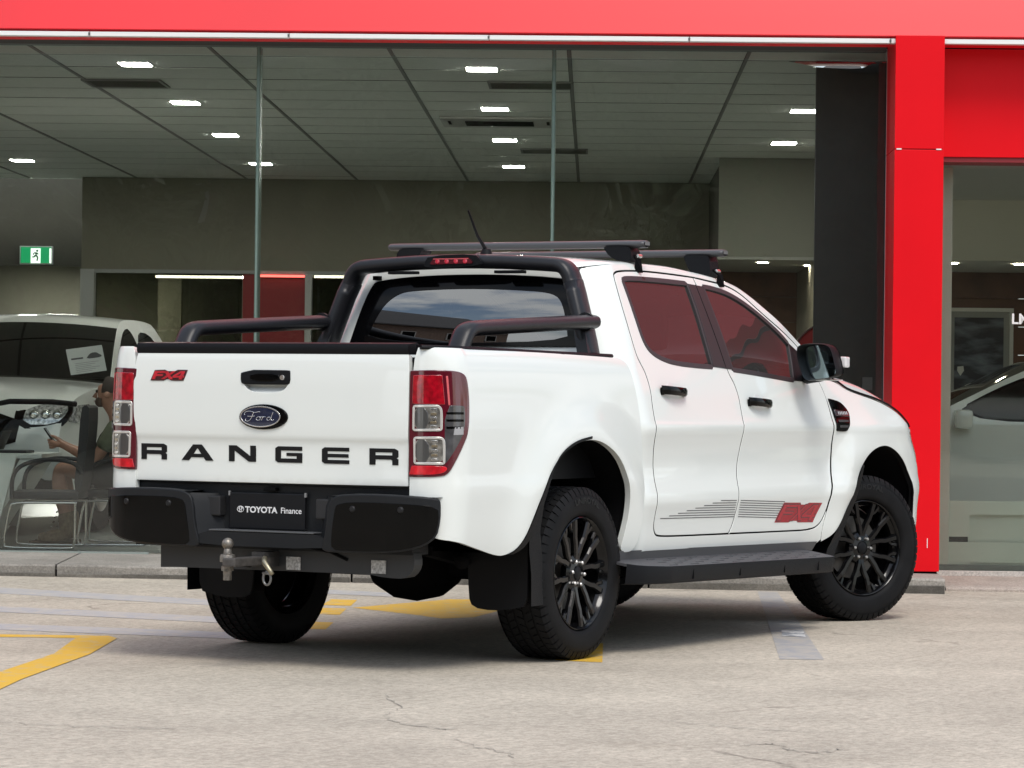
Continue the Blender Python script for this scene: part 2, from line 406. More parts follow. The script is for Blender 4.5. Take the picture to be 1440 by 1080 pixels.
# ------------------------------------------------------------------ facade frame: x = along the facade to the right, y = into the building
FR = Matrix.Translation((4.65738, 2.1206, 0)) @ Matrix.Rotation(math.radians(-61.8), 4, 'Z')
FRI = FR.inverted()
def at(s, d, z=0, rz=0): return FR @ Matrix.Translation((s, d, z)) @ Matrix.Rotation(rz, 4, 'Z')
def ground_z(x, y):
    p = FRI @ Vector((x, y, 0)); k = min(1, max(0, (p.y+2.7)/2.4)); k = k*k*(3-2*k)
    return -.0064*max(-4.5, min(4.5, p.x))*k
# ---- ground
CONC = M_concrete('forecourt concrete', (.475, .424, .348), .55, .92, streak=(math.radians(-58), (.25, 2.2, 1)), cracks=True, contrast=.85)
xs = sorted(set([-600, -300, -150, -80, -45]+[round(-28+i*1.0, 2) for i in range(60)]+[45, 80, 150, 300, 600]))
g = MB(); n = len(xs)
g.add([(x, y, ground_z(x, y)) for x in xs for y in xs], [(i*n+j, (i+1)*n+j, (i+1)*n+j+1, i*n+j+1) for i in range(n-1) for j in range(n-1)])
ground = T(g.build('ground', CONC, smooth=True, fix=False), kind='structure')
def M_paint(name, col, wear, lo=.42, hi=.5):
    m = bpy.data.materials.new(name); m.use_nodes = True; nn = m.node_tree.nodes; l = m.node_tree.links.new
    b = nn['Principled BSDF']; b.inputs['Roughness'].default_value = .7
    t = nn.new('ShaderNodeTexCoord'); x = nn.new('ShaderNodeTexNoise'); x.inputs['Scale'].default_value = 9; x.inputs['Detail'].default_value = 12; x.inputs['Roughness'].default_value = .75
    l(t.outputs['Object'], x.inputs['Vector']); r = nn.new('ShaderNodeValToRGB'); r.color_ramp.elements[0].position = lo; r.color_ramp.elements[1].position = hi
    r.color_ramp.elements[0].color = (*wear, 1); r.color_ramp.elements[1].color = (*col, 1); l(x.outputs['Fac'], r.inputs[0]); l(r.outputs[0], b.inputs['Base Color']); return m
YEL = M_paint('yellow road paint', (.62, .37, .03), (.45, .37, .22), .36, .48)
GREYP = M_paint('grey line paint', (.285, .288, .30), (.41, .375, .32), .38, .60)
BLUEP = M_paint('faint bluish line', (.335, .335, .355), (.445, .405, .34), .34, .60)
def mark(name, pts, m, z=.0015, label=None):
    P = dens([(FRI @ Vector((x, y, 0))).to_2d()[:] if False else (x, y) for x, y in pts], .25)
    mb = MB(); mb.add([(x, y, ground_z(x, y)+z) for x, y in P], [tuple(range(len(P)))])
    o = mb.build(name, m, ground, fix=False)
    if label: o['label'] = label
    return o
def sd(s, d): p = FR @ Vector((s, d, 0)); return (p.x, p.y)
mark('yellow_outline', [(-.263, 1.452), (-.16, 1.60), (-.569+.1, 1.909+.20), (-1.2, 2.85), (-1.3, 2.72), (-.60, 1.86), (-.42, 1.60), (-2.475-.25, .395+.11), (-3.2, .33), (-3.05, .17), (-2.3, .47)], YEL, label='yellow painted corner of a parking marking') if False else None
mark('yellow_line', [sd(-1.736, -4.652), sd(-1.80, -4.50), sd(-2.9, -4.50), sd(-2.9, -4.66), sd(-1.93, -4.66)], YEL, .0015)
mark('yellow_line', [sd(-1.736, -4.652), sd(-1.93, -4.66), sd(-1.88, -5.6), sd(-1.97, -6.9), sd(-2.03, -8.6), sd(-1.82, -8.6), sd(-1.80, -6.9), sd(-1.72, -5.6)], YEL, .003)
for (s, d) in ((-.879, -1.845), (-.885, -2.561), (-.872, -3.634)):
    mark('yellow_dash', [sd(s-.10, d-.22), sd(s+.06, d-.26), sd(s+.06, d+.24), sd(s-.09, d+.26)], YEL)
mark('yellow_arrow', [sd(-.80, -2.25), sd(-.30, -1.42), sd(-.14, -1.40), sd(.05, -1.62), sd(.45, -1.7), sd(.45, -2.3), sd(.0, -2.35), sd(-.12, -2.9), sd(-.28, -3.0), sd(-.46, -2.7)], YEL)
mark('yellow_patch', [sd(.345, -5.58), sd(.553, -5.66), sd(.560, -4.55), sd(.36, -4.55)], YEL)
mark('grey_line', [sd(1.51, -.12), sd(1.63, -.12), sd(1.55, -5.35), sd(1.35, -5.35)], GREYP)
mark('white_scuff', [sd(1.46, -3.55), sd(1.57, -3.5), sd(1.555, -4.0), sd(1.44, -3.95)], M_paint('worn white paint', (.55, .55, .54), (.21, .225, .25), .45, .55), .003)
for k, (s0, d0, s1, d1, w) in enumerate(((-3.3, -.9, -1.0, -2.1, .16), (-3.3, -2.2, -1.0, -3.3, .16), (-3.2, -3.55, -1.15, -4.2, .15), (-1.9, -.4, -.6, -.95, .14))):
    mark('faint_line', [sd(s0, d0), sd(s1, d1), sd(s1, d1-w*2.6), sd(s0, d0-w*2.6)], BLUEP)
CRK = mat('crack', (.24, .22, .19), .9)
def crack(pts, w):
    mb = MB(); rnd = random.Random(hash(str(pts)) % 1000 if False else int(abs(pts[0][0]*991)))
    P = []
    for i in range(len(pts)-1):
        a, b = pts[i], pts[i+1]; k = 9
        for j in range(k): t = j/k; P.append((a[0]+(b[0]-a[0])*t+rnd.uniform(-.012, .012), a[1]+(b[1]-a[1])*t+rnd.uniform(-.035, .035)))
    V = []
    for i, (s, d) in enumerate(P):
        ww = w*rnd.uniform(.25, 1.0); a = sd(s, d-ww*2.2); b = sd(s+ww*.5, d+ww*2.2); V += [(a[0], a[1], .003), (b[0], b[1], .003)]
    mb.add(V, [(2*i, 2*i+2, 2*i+3, 2*i+1) for i in range(len(P)-1)]); return mb.build('crack', CRK, ground, fix=False)
crack([(-.30, -7.35), (-.21, -7.85), (-.255, -8.2), (-.17, -8.45), (-.02, -8.6), (.05, -8.62)], .0035)
crack([(1.02, -9.0), (1.13, -8.95), (1.17, -9.15), (1.27, -9.2), (1.36, -9.1)], .004)
crack([(-2.1, -8.5), (-1.7, -8.55), (-1.3, -8.7), (-.9, -8.75)], .0022)
crack([(.05, -8.95), (.13, -9.2), (.24, -9.35), (.25, -9.5)], .003)
crack([(.75, -8.2), (.95, -8.35), (1.1, -8.5), (1.6, -8.55)], .002)
# ---- kerb of separate stones
KST = M_concrete('kerb stone', (.36, .335, .295), 1.6, .55, streak=(.5, (1.2, 5, 2)), bumpy=.6)
KST2 = M_concrete('kerb underside course', (.19, .175, .15), 2.6, .35, bumpy=.9)
kerb = T(empty('kerb', mw=at(0, 0)), kind='structure')
ks = [-12.1-.0, -10.07, -8.25, -6.43, -4.61, -2.79, -.97, .85, 2.665]
def ktop(s): return .083-.0036*s
for a, b in zip(ks[:-1], ks[1:]):
    mb = MB(); g_ = .007
    prof = lambda s: [(0.0, -.3), (0.0, ktop(s)-.012), (.012, ktop(s)), (1.10, ktop(s)+.028)]
    V = []
    N_ = 14
    for i in range(N_+1):
        s = a+g_+(b-a-2*g_)*i/N_; rr = random.Random(int(s*100)); w = rr.uniform(-.006, .006) if 0 < i < N_ else 0
        V += [(s, d+(w if k in (0, 1) else 0), z+(w*.6 if k in (1, 2) else 0)) for k, (d, z) in enumerate(prof(s))]
    F = [(i*4+k, (i+1)*4+k, (i+1)*4+k+1, i*4+k+1) for i in range(N_) for k in range(3)]+[(0, 1, 2, 3), (N_*4+3, N_*4+2, N_*4+1, N_*4)]
    mb.add(V, F); mb.build('kerb_stone', KST, kerb)
    f2 = MB(); f2.box(a+g_+.004, -.013, -.3, b-g_-.004, .02, ktop((a+b)/2)*.44, ch=.006); f2.build('footing_stone', KST2, kerb)
gap = MB(); gap.box(-12, .03, -.3, 2.6, 1.05, .06); gap.build('kerb_bedding', DARK, kerb)
apron = T(empty('apron', mw=at(0, 0)), kind='structure')
a_ = MB(); a_.add([(2.70, .33, -.3), (9, .33, -.3), (2.70, .33, -.006), (9, .33, -.006), (2.70, .36, .006), (9, .36, .006), (2.70, 1.1, .058), (9, 1.1, .058)], [(0, 1, 3, 2), (2, 3, 5, 4), (4, 5, 7, 6)])
a_.build('ramp_slab', M_concrete('apron concrete', (.42, .36, .31), 1.5, .7, bumpy=.3), apron)
a_ = MB(); a_.box(2.70, .93, .0, 8, 1.04, .075); a_.build('edge_strip', M_concrete('pale sill concrete', (.60, .57, .52), 1.5, .85), apron)
# ---- showroom building
shop = T(empty('car_showroom', mw=at(0, 0)), 'long glass-fronted car showroom with a deep red fascia and red column', 'building')
def fb(name, m, *a, parent=shop, ch=0, label=None):
    mb = MB(); mb.box(*a, ch=ch); o = mb.build(name, m, parent)
    if label: o['label'] = label
    return o
ALU = mat('white aluminium strip', (.78, .78, .76), .35)
FRAME = mat('grey green frame', (.085, .095, .09), .45)
tilt = math.radians(17)
for a, b in ((-20.0, -12.0), (-12.0, -4.02), (-4.0, 3.98), (4.0, 8.0)):
    mb = MB(); R3 = Matrix.Rotation(-tilt, 3, 'X')
    mb.box(a+.004, .42, 3.432, b-.004, .60, 6.4, R=R3, c=(0, .42, 3.432), ch=.004); mb.build('fascia_panel', REDF, shop)
fb('soffit', mat('dark soffit', (.05, .05, .05), .7), -20, .46, 3.424, 2.35, 1.3, 3.43)
for i in range(-9, 2):
    a = 2.33+(i-1)*1.254; b = a+1.25
    fb('flashing', ALU, a, .43, 3.389, b, .50, 3.418, ch=.003)
    fb('flashing_clip', FRAME, b-.006, .425, 3.395, b+.006, .432, 3.412)
fb('head_frame', FRAME, -12, .96, 3.392, 2.35, 1.06, 3.423)
for i in range(0, 4):
    a = 2.675+i*1.25; fb('flashing', ALU, a, .56, 3.389, a+1.246, .62, 3.418, ch=.003)
fb('lintel_panel', RED, 2.668, .70, 2.702, 8.0, .95, 3.385, ch=.004); fb('end_wall', mat('grey render', (.42, .42, .40), .8), 8.01, .5, -.2, 8.3, 20, 6.2)
fb('lintel_soffit', mat('maroon soffit', (.20, .01, .015), .5), 2.668, .712, 2.672, 8, 1.02, 2.70)
# column with an upper and a lower cladding piece
colm = T(empty('red_column_cladding'), None); colm.parent = shop; bpy.data.objects[colm.name].name = 'column'
fb('column_panel', RED, 2.357, .40, 2.730, 2.662, 1.0, 3.436, parent=colm, ch=.003, label='upper red column panel')
fb('column_panel', RED, 2.357, .40, .098, 2.662, 1.0, 2.725, parent=colm, ch=.003, label='lower red column panel')
for s in (2.368, 2.615): fb('panel_clip', ALU, s, .396, 2.7235, s+.032, .41, 2.7312, parent=colm)
fb('paint_chip', ALU, 2.585, .3985, .245, 2.589, .401, .305, parent=colm)
fb('column_core', DARK, 2.37, .42, .0, 2.65, .98, 3.42, parent=colm)
fb('trim', mat('pale column trim', (.55, .40, .40), .5), 2.3545, .985, .1, 2.3565, 1.0, 3.40, parent=colm)
fb('trim', mat('pale column trim', (.55, .40, .40), .5), 2.6625, .62, .09, 2.672, .66, 2.69, parent=colm)
# glazing
PANE = [(-9.30, -7.394), (-7.394, -5.49), (-5.49, -3.586), (-3.586, -1.682), (-1.682, .222), (.222, 2.352)]
for a, b in PANE:
    fb('glass_pane', SHOPGLASS, a+.006, 1.0, ktop(0)+.03, b-.006, 1.010, 3.40)
FIN = mat('green glass edge', (.23, .31, .28), .25, spec=.6)
for a, b in PANE[1:]:
    fb('glass_fin', FIN, a-.0125, 1.014, ktop(0)+.03, a+.0125, 1.15, 3.392)
fb('sill_channel', mat('sill channel metal', (.42, .48, .45), .25, metal=.6), -9.3, .955, .095, -2.35, .998, .128)
fb('sill_channel', mat('dark sill', (.1, .11, .1), .5), -2.34, .955, .085, 2.352, .998, .112)
for k in range(2):
    a = 2.70+k*2.2; fb('glass_pane', SHOPGLASS, a, 1.0, .075, a+2.19, 1.010, 2.672)
    if k: fb('glass_fin', FIN, a-.018, .99, .075, a-.004, 1.06, 2.672)
FILM = glass('added mirror film', (.8, .85, .8), 14.0)  # mirror strip added to catch bright sky at the top of the pane
mb = MB(); fs = curve([(1.731, 3.322), (1.80, 3.312), (1.86, 3.300), (1.91, 3.290), (2.0, 3.285), (2.12, 3.283), (2.19, 3.286), (2.225, 3.300), (2.26, 3.315), (2.352, 3.322)])
mb.grid(lambda u, v: (1.731+.621*u, .985-.0175*(1-v)*(3.358-fs(1.731+.621*u)), fs(1.731+.621*u)+(3.326-fs(1.731+.621*u))*v), 40, 4); mb.build('sky_mirror_strip', FILM, shop, True)
# interior shell
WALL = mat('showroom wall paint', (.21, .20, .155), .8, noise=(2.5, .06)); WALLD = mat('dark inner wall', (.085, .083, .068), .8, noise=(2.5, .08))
FLOOR = mat('showroom floor tile', (.17, .19, .18), .3, spec=.3, noise=(6, .06))
floor = T(fb('showroom_floor', FLOOR, -10, 1.02, -.2, 9, 26, .112, parent=None), kind='structure'); floor.matrix_world = at(0, 0)
fb('ceiling_slab', WALLD, -10, 1.06, 3.46, 9, 15, 3.6)
ceil = empty('ceiling'); ceil.parent = shop
TILE = mat('ceiling tile', (.70, .72, .67), .8, noise=(14, .04)); BAT = mat('ceiling batten', (.20, .20, .19), .6)
tm = MB(); tm.box(.014, .024, 3.42, 1.162, .804, 3.4225); tmesh = tm.mesh('ceiling_tile'); tmesh.materials.append(TILE)
tm2 = {}
skip = {(-2, 2), }
for i in range(-6, 3):
    for j in range(17):
        o = link('ceiling_tile', tmesh, parent=ceil, loc=(-.863+i*1.1765, 1.08+j*.828, random.uniform(-.001, .001)))
for i in range(-6, 4):
    s = -.863+i*1.1765; fb('batten', BAT, s-.011, 1.07, 3.412, s+.011, 15, 3.44, parent=ceil)
fb('joint_shade_sheet', DARK, -10, 1.07, 3.4245, 9, 15, 3.455, parent=ceil)  # black sheet right behind the tiles stands for shade in their joints
# back wall: bulkhead, piers, office glazing
fb('bulkhead', WALL, -4.97, 14.8, 2.44, 4.0, 14.95, 3.418); fb('bulkhead', WALLD, -10, 15.6, 2.50, -4.975, 15.75, 3.45)
fb('pier', mat('pale pier', (.42, .43, .41), .7), -4.965, 14.7, .11, -4.82, 14.95, 2.438)
fb('office_frame', mat('office frame grey', (.30, .31, .30), .5), -4.82, 14.74, 2.405, 1.66, 14.86, 2.44)
OFG = glass('office glass', (.42, .42, .38), .7)
for a, b in ((-4.81, -3.25), (-2.50, -.9), (-.88, .8)):
    fb('office_pane', OFG, a, 14.78, .6, b, 14.79, 2.40)
fb('mullion', mat('pale pier', (.42, .43, .41), .7), -2.575, 14.72, .11, -2.505, 14.86, 2.404); fb('mullion', MATS['office frame grey'], -.898, 14.73, .11, -.882, 14.86, 2.404)
fb('red_wall_panel', mat('dark red wall panel', (.22, .012, .014), .5), -3.24, 14.77, .11, -2.578, 14.8, 2.403)
fb('office_dado', WALLD, -4.81, 14.76, .11, -3.25, 14.85, .6); fb('office_dado', WALLD, -2.5, 14.76, .11, 1.66, 14.85, .6)
fb('office_back_wall', mat('office wall', (.15, .145, .11), .8, noise=(1.2, .2)), -10, 19, .11, 3, 19.1, 2.62)
fb('office_ceiling', WALLD, -4.97, 14.96, 2.62, 3, 19, 2.66); fb('office_ceiling', WALLD, -10, 15.76, 2.62, -4.98, 19, 2.66)
fb('office_pier', WALLD, -3.95, 17.2, .11, -3.55, 17.3, 2.6); fb('office_pier', mat('olive pier', (.36, .35, .27), .8), -4.52, 17.6, .11, -4.25, 17.7, 2.6)
fb('side_wall', WALLD, -10.1, 1.05, .1, -10, 20, 3.6); fb('side_wall', WALL, 2.60, 9.4, .1, 2.75, 14.8, 3.45)
fb('bulkhead_box', mat('taupe bulkhead', (.26, .26, .215), .8), 1.662, 11, 2.49, 4.9, 11.06, 3.418); fb('bulkhead_box', WALLD, 1.70, 11.06, 2.49, 1.74, 14.8, 3.418)
fb('low_soffit', mat('low soffit', (.40, .40, .36), .7), 1.662, 11.0, 2.46, 4.9, 14.6, 2.488)
WOOD = mat('walnut wall boards', (.11, .05, .025), .45, noise=(3, .5))
for k in range(9):
    z = .11+k*.262; fb('wall_board', WOOD, -.2, 14.2, z, 4.9, 14.24, z+.257)
fb('board_ledge', mat('board ledge', (.2, .13, .09), .4), 1.9, 14.17, 1.98, 2.35, 14.2, 1.995); fb('board_ledge', MATS['board ledge'], 1.9, 14.17, 1.66, 2.35, 14.2, 1.675)
fb('black_screen_wall', mat('black screen wall', (.028, .030, .031), .5, noise=(4, .15)), 1.944, 1.60, .11, 2.70, 1.66, 3.395)
fb('switch_plate', mat('switch plate', (.14, .14, .145), .5), 2.27, 1.585, 1.225, 2.335, 1.6, 1.31)
# right bay
fb('bay_ceiling', mat('bay ceiling', (.62, .62, .56), .8), 2.75, 1.05, 2.72, 8, 5.9, 2.76); fb('bay_low_ceiling', mat('bay ceiling', (.62, .62, .56), .8), 2.75, 5.6, 2.25, 8, 9.5, 2.29)
fb('bay_bulkhead', mat('pale taupe bulkhead', (.70, .69, .58), .8), 2.75, 5.56, 2.25, 8, 5.6, 2.72)
for k in range(9):
    z = .11+k*.24; fb('wall_board', WOOD, 2.75, 8.0, z, 8, 8.04, z+.236)
# pale green glazed stall riser with recessed panels
RIS = mat('pale green riser', (.62, .665, .57), .35, noise=(3, .05))
ris = empty('stall_riser'); ris.parent = shop
fb('riser_board', RIS, 2.70, 1.06, .075, 8, 1.10, .255, parent=ris); fb('riser_board', RIS, 2.70, 1.06, .29, 2.925, 1.10, .52, parent=ris)
fb('riser_board', RIS, 2.925, 1.06, .433, 8, 1.10, .52, parent=ris)
fb('riser_back', RIS, 2.92, 1.115, .25, 8, 1.13, .45, parent=ris); fb('riser_lip', RIS, 2.93, 1.048, .125, 8, 1.062, .137, parent=ris)
fb('riser_back', DARK, 2.70, 1.115, .24, 2.92, 1.13, .30, parent=ris); fb('riser_post', RIS, 2.70, 1.035, .075, 2.79, 1.058, 2.66, parent=ris, ch=.003)
# ---- ceiling lights and fittings (hang from the ceiling)
LIT = mat('lit panel', (1, 1, 1), .5, emit=(1, .98, .94), es=75.0)
lm = MB(); lm.box(-.104, -.125, -.006, .104, .125, 0, ch=.004); lmesh = lm.mesh('light_panel'); lmesh.materials.append(LIT)
tr = MB(); tr.box(-.116, -.137, -.003, .116, -.1255, .001); tr.box(-.116, .1255, -.003, .116, .137, .001); tr.box(-.116, -.125, -.003, -.1045, .125, .001); tr.box(.1045, -.125, -.003, .116, .125, .001)
trm = tr.mesh('light_trim'); trm.materials.append(BAT)
rows = {'left': [(-2.69, 2.5), (-2.72, 5.53), (-2.77, 8.8), (-2.83, 12.45)], 'middle': [(-.30, 2.63), (-.306, 5.85), (-.315, 9.08), (-.32, 12.5)], 'right': [(2.13, 5.77), (2.16, 9.1)], 'far left': [(-5.18, 12.3), (-5.1, 9.0)]}
wh = ['nearest the glass', 'second back from the glass', 'third back from the glass', 'farthest back']
for rname, L_ in rows.items():
    for k, (s, d) in enumerate(L_):
        w = wh[k] if rname in ('left', 'middle') else (['touching the black screen wall edge', 'above the taupe bulkhead'] if rname == 'right' else ['by the exit sign', 'beyond the left edge'])[k]
        o = empty('ceiling_light', label='lit rectangular ceiling light in the %s row, %s' % (rname, w), cat='ceiling light', group='rectangular showroom ceiling lights', mw=at(s, d, 3.4195))
        link('light_panel', lmesh, parent=o); link('light_trim', trm, parent=o)
def vent(s0, s1, d0, d1, label, z=3.417):
    o = empty('ceiling_vent', label=label, cat='ceiling vent', group='air vents in the showroom ceiling', mw=at((s0+s1)/2, (d0+d1)/2, z)); w, h = (s1-s0)/2, (d1-d0)/2
    b = MB(); b.box(-w, -h, -.004, w, h, 0); b.build('backing', DARK, o)
    f = MB(); f.box(-w-.02, -h-.02, -.012, w+.02, -h, 0); f.box(-w-.02, h, -.012, w+.02, h+.02, 0); f.box(-w-.02, -h, -.012, -w, h, 0); f.box(w, -h, -.012, w+.02, h, 0); f.build('vent_frame', BAT, o)
    for k in range(6):
        y = -h+(k+.5)*2*h/6; q = MB(); q.box(-w, y-.012, -.010, w, y+.004, -.005); q.build('louvre', mat('louvre', (.10, .10, .085), .6), o)
vent(-3.22, -2.68, 3.62, 4.15, 'grilled ceiling vent behind the nearest left ceiling light'); vent(-.27, .31, 3.50, 3.98, 'grilled ceiling vent behind the nearest middle ceiling light')
vent(-5.9, -5.35, 10.6, 11.1, 'grilled ceiling vent at the left edge above the exit sign'); vent(-.18, .40, 10.0, 10.5, 'faint ceiling vent between the two farthest middle lights')
ac = empty('cassette_air_conditioner', label='square ceiling air conditioner with a slotted dark grille, middle of the ceiling', cat='air conditioner', mw=at(-.31, 7.0, 3.418))
b = MB(); b.box(-.47, -.45, -.02, .47, .45, 0, ch=.006); b.build('cassette_body', mat('cassette', (.42, .42, .39), .5), ac)
for k in range(5):
    b = MB(); b.box(-.27, -.2+k*.085, -.028, .29, -.145+k*.085, -.02); b.build('grille_slat', DARK, ac)
for s in (-.40, .41):
    b = MB(); b.box(s-.012, -.2, -.024, s+.012, .1, -.02); b.build('side_slot', DARK, ac)
for s, d, z, l in ((2.108, 11.55, 2.459, 'round downlight in the low soffit beside the roof rack'), (2.60, 12.2, 2.459, 'round downlight in the low soffit next to the black screen wall'), (3.32, 6.05, 2.248, 'round downlight over the framed poster'), (3.876, 6.1, 2.248, 'round downlight at the right edge of the photo')):
    o = empty('downlight', label=l, cat='downlight', group='small downlights', mw=at(s, d, z))
    b = MB(); b.lathe([(.0, -.006), (.05, -.006), (.055, 0)], 20, 'z'); b.build('lamp_disc', mat('warm lit disc', (1, 1, 1), .5, emit=(1, .90, .72), es=110), o)
    b = MB(); b.lathe([(.056, -.004), (.068, -.004), (.07, 0)], 20, 'z'); b.build('trim_ring', ALU, o)
o = empty('troffer_light', label='lit rectangular light panel in the back room under the exit sign', cat='ceiling light', mw=at(-5.54, 17.0, 2.615))
b = MB(); b.box(-.2, -.55, -.02, .2, .55, 0); b.build('light_panel', LIT, o); b = MB(); b.box(-.22, -.57, -.012, .22, .57, .002); b.build('light_trim', BAT, o)
LIT2 = mat('lit strip', (1, 1, 1), .5, emit=(1, .95, .85), es=8)
for s0, s1, d, z, l in ((-4.40, -3.10, 16.5, 2.425, 'long lit strip light hanging in the office left of the red wall panel'), (-2.62, -1.9, 16.4, 2.44, 'lit strip light in the office right of the red wall panel')):
    o = empty('strip_light', label=l, cat='strip light', group='strip lights in the office', mw=at((s0+s1)/2, d, z)); w = (s1-s0)/2
    b = MB(); b.box(-w, -.03, -.014, w, .03, .014); b.build('tube', LIT2, o); b = MB(); b.box(-w, -.035, .0145, w, .035, .04); b.build('housing', BAT, o)
    for q in (-.6*w, .6*w): b = MB(); b.box(q-.004, -.004, .041, q+.004, .004, .2); b.build('hanger', BAT, o)
o = empty('strip_light', label='red lit strip across the dark red wall panel', cat='strip light', mw=at(-2.82, 14.74, 2.385))
b = MB(); b.box(-.24, -.02, -.012, .24, .0, .012); b.build('tube', mat('red lit strip', (.4, .02, .02), .5, emit=(1, .12, .10), es=2.2), o); b = MB(); b.box(-.245, .0005, -.016, .245, .02, .016); b.build('housing', BAT, o)
# exit sign
ex = empty('exit_sign', label='green and white running man exit sign on the wall high up at the left', cat='exit sign', mw=at(-5.58, 15.53, 2.605) @ Matrix.Scale(1.11, 4))
b = MB(); b.box(-.163, 0, -.085, .163, .05, .095, ch=.006); b.build('sign_case', mat('sign case', (.75, .78, .75), .5), ex)
GRN = mat('lit green', (.02, .30, .12), .4, emit=(.01, .34, .12), es=.55); WLIT = mat('lit white', (.8, .85, .8), .4, emit=(.85, 1, .9), es=.9)
b = MB(); b.box(-.15, -.004, -.072, -.052, 0, .072); b.build('green_field', GRN, ex); b = MB(); b.box(.045, -.004, -.072, .13, 0, .072); b.build('green_field', GRN, ex)
b = MB(); b.box(-.0515, -.004, -.072, .0445, 0, .072); b.build('white_field', WLIT, ex); b = MB(); b.box(-.15, -.0045, .0725, .15, 0, .083); b.build('top_light', GRN, ex); b = MB(); b.box(.131, -.003, -.072, .15, 0, .072); b.build('white_field', WLIT, ex)
b = MB(); fy = -.0055
def cap(p, q, w): b.tube([(p[0], fy, p[1]), (q[0], fy, q[1])], w, 8)
cap((.0, .012), (.006, .03), .011); cap((.0, .008), (-.018, -.012), .008); cap((-.018, -.012), (-.036, -.014), .006); cap((.002, .005), (.018, -.02), .008); cap((.018, -.02), (.010, -.05), .007); cap((.004, .03), (-.020, .026), .005); cap((-.02, .026), (-.026, .008), .005); cap((.008, .03), (.024, .012), .005)
b.lathe([(0, -.003), (.011, -.003), (.011, .003), (0, .003)], 14, 'y', (.012, fy, .048)); b.build('running_man', mat('sign green ink', (.01, .16, .06), .5), ex)
b = MB(); b.box(-.05, .0505, -.03, .05, .06, .05); b.build('wall_plate', BAT, ex)
# red disc sign behind the screen wall
o = empty('round_sign', label='round dark red sign half hidden behind the black screen wall', cat='sign', mw=at(2.17, 3.0, 1.415))
b = MB(); b.lathe([(0, -.02), (.272, -.02), (.28, -.012), (.28, .02), (0, .02)], 48, 'y'); b.build('sign_disc', mat('dark red sign', (.35, .012, .014), .4), o, True, 30)
b = MB(); b.lathe([(.281, -.024), (.292, -.024), (.292, .022), (.281, .022)], 48, 'y'); b.build('sign_rim', mat('sign rim', (.12, .05, .05), .4), o, True, 30)
b = MB(); b.box(-.02, .021, -1.3, .02, .05, .1); b.build('post', DARK, o)
# poster and window lettering
po = empty('framed_poster', label='pale framed poster with a dark picture standing in the right window bay', cat='poster', mw=at(3.428, 5.0, 1.5175))
PF = mat('poster frame', (.78, .75, .66), .5); w, h = .258, .348
b = MB(); b.box(-w, -.02, h-.028, w, .0, h); b.build('frame_rail', PF, po); b = MB(); b.box(-w, -.02, -h, w, 0, -h+.028); b.build('frame_rail', PF, po)
b = MB(); b.box(-w, -.02, -h+.0285, -w+.028, 0, h-.0285); b.build('frame_stile', PF, po); b = MB(); b.box(w-.028, -.02, -h+.0285, w, 0, h-.0285); b.build('frame_stile', PF, po)
b = MB(); b.box(-w+.0285, -.008, -h+.0285, w-.0285, 0, h-.0285); b.build('mount', mat('poster mount', (.36, .355, .31), .6), po)
def M_pic():
    m = bpy.data.materials.new('poster picture'); m.use_nodes = True; nn = m.node_tree.nodes; l = m.node_tree.links.new; b = nn['Principled BSDF']; b.inputs['Roughness'].default_value = .25
    t = nn.new('ShaderNodeTexCoord'); mpp = nn.new('ShaderNodeMapping'); mpp.inputs['Rotation'].default_value = (0, .5, 0); mpp.inputs['Scale'].default_value = (2.5, 1, 9); x = nn.new('ShaderNodeTexNoise'); x.inputs['Scale'].default_value = 1.6; x.inputs['Detail'].default_value = 5
    l(t.outputs['Object'], mpp.inputs[0]); l(mpp.outputs[0], x.inputs['Vector']); r = nn.new('ShaderNodeValToRGB'); r.color_ramp.elements[0].position = .45; r.color_ramp.elements[1].position = .72
    r.color_ramp.elements[0].color = (.028, .03, .034, 1); r.color_ramp.elements[1].color = (.22, .25, .27, 1); l(x.outputs['Fac'], r.inputs[0]); l(r.outputs[0], b.inputs['Base Color']); return m
b = MB(); b.box(-.188, -.0115, -.275, .185, -.0085, .275); b.build('picture', M_pic(), po)
b = MB(); b.prism([(-.163, -.10), (-.118, -.095), (-.113, -.13), (-.14, -.17), (-.165, -.13)], lambda x, z: (x, -.0135, z), lambda x, z: (x, -.012, z)); b.build('emblem', PF, po)
b = MB(); b.box(-w, .001, -1.4, -w+.04, .03, .3); b.box(w-.04, .001, -1.4, w, .03, .3); b.build('stand', DARK, po)
o = empty('window_lettering', label='white capital letters LM stuck on the right shop window', cat='lettering', mw=at(3.168, .9985, 1.660) @ Matrix.Rotation(PI/2, 4, 'X'))
me = text_mesh('LM', .093, .0006, .0022); link('letters', me, ALU, o)
# ------------------------------------------------------------------ the pickup
TK = empty('pickup_truck', (0, 0, 0), 0, 'white double cab pickup truck with black sports bar, black wheels and red tail lamps', 'pickup truck')
A_BED = [(0.389,0.466),(0.398,0.537),(0.412,0.628),(0.402,0.732),(0.354,0.833),(0.269,0.912),(0.138,0.967),(0.009,0.984),(-0.136,0.966),(-0.258,0.92),(-0.328,0.873),(-0.4,0.796),(-0.454,0.72),(-0.51,0.635),(-0.562,0.56),(-0.614,0.512),(-0.668,0.493),(-0.728,0.489),(-0.909,0.527),(-1.08,0.564),(-1.164,0.573)]
BED = [(-1.285,1.366),(-1.22,1.368),(-.709,1.364),(-.087,1.356),(.361,1.346),(.361,1.346),(.432,1.328),(.464,1.279),(.490,1.214),(.526,1.1),(.548,1.0),(.548,.872),(.538,.71),(.525,.596),(.500,.490),(.47,.462)]+A_BED+[(-1.22,.60),(-1.288,.62),(-1.288,.62)]
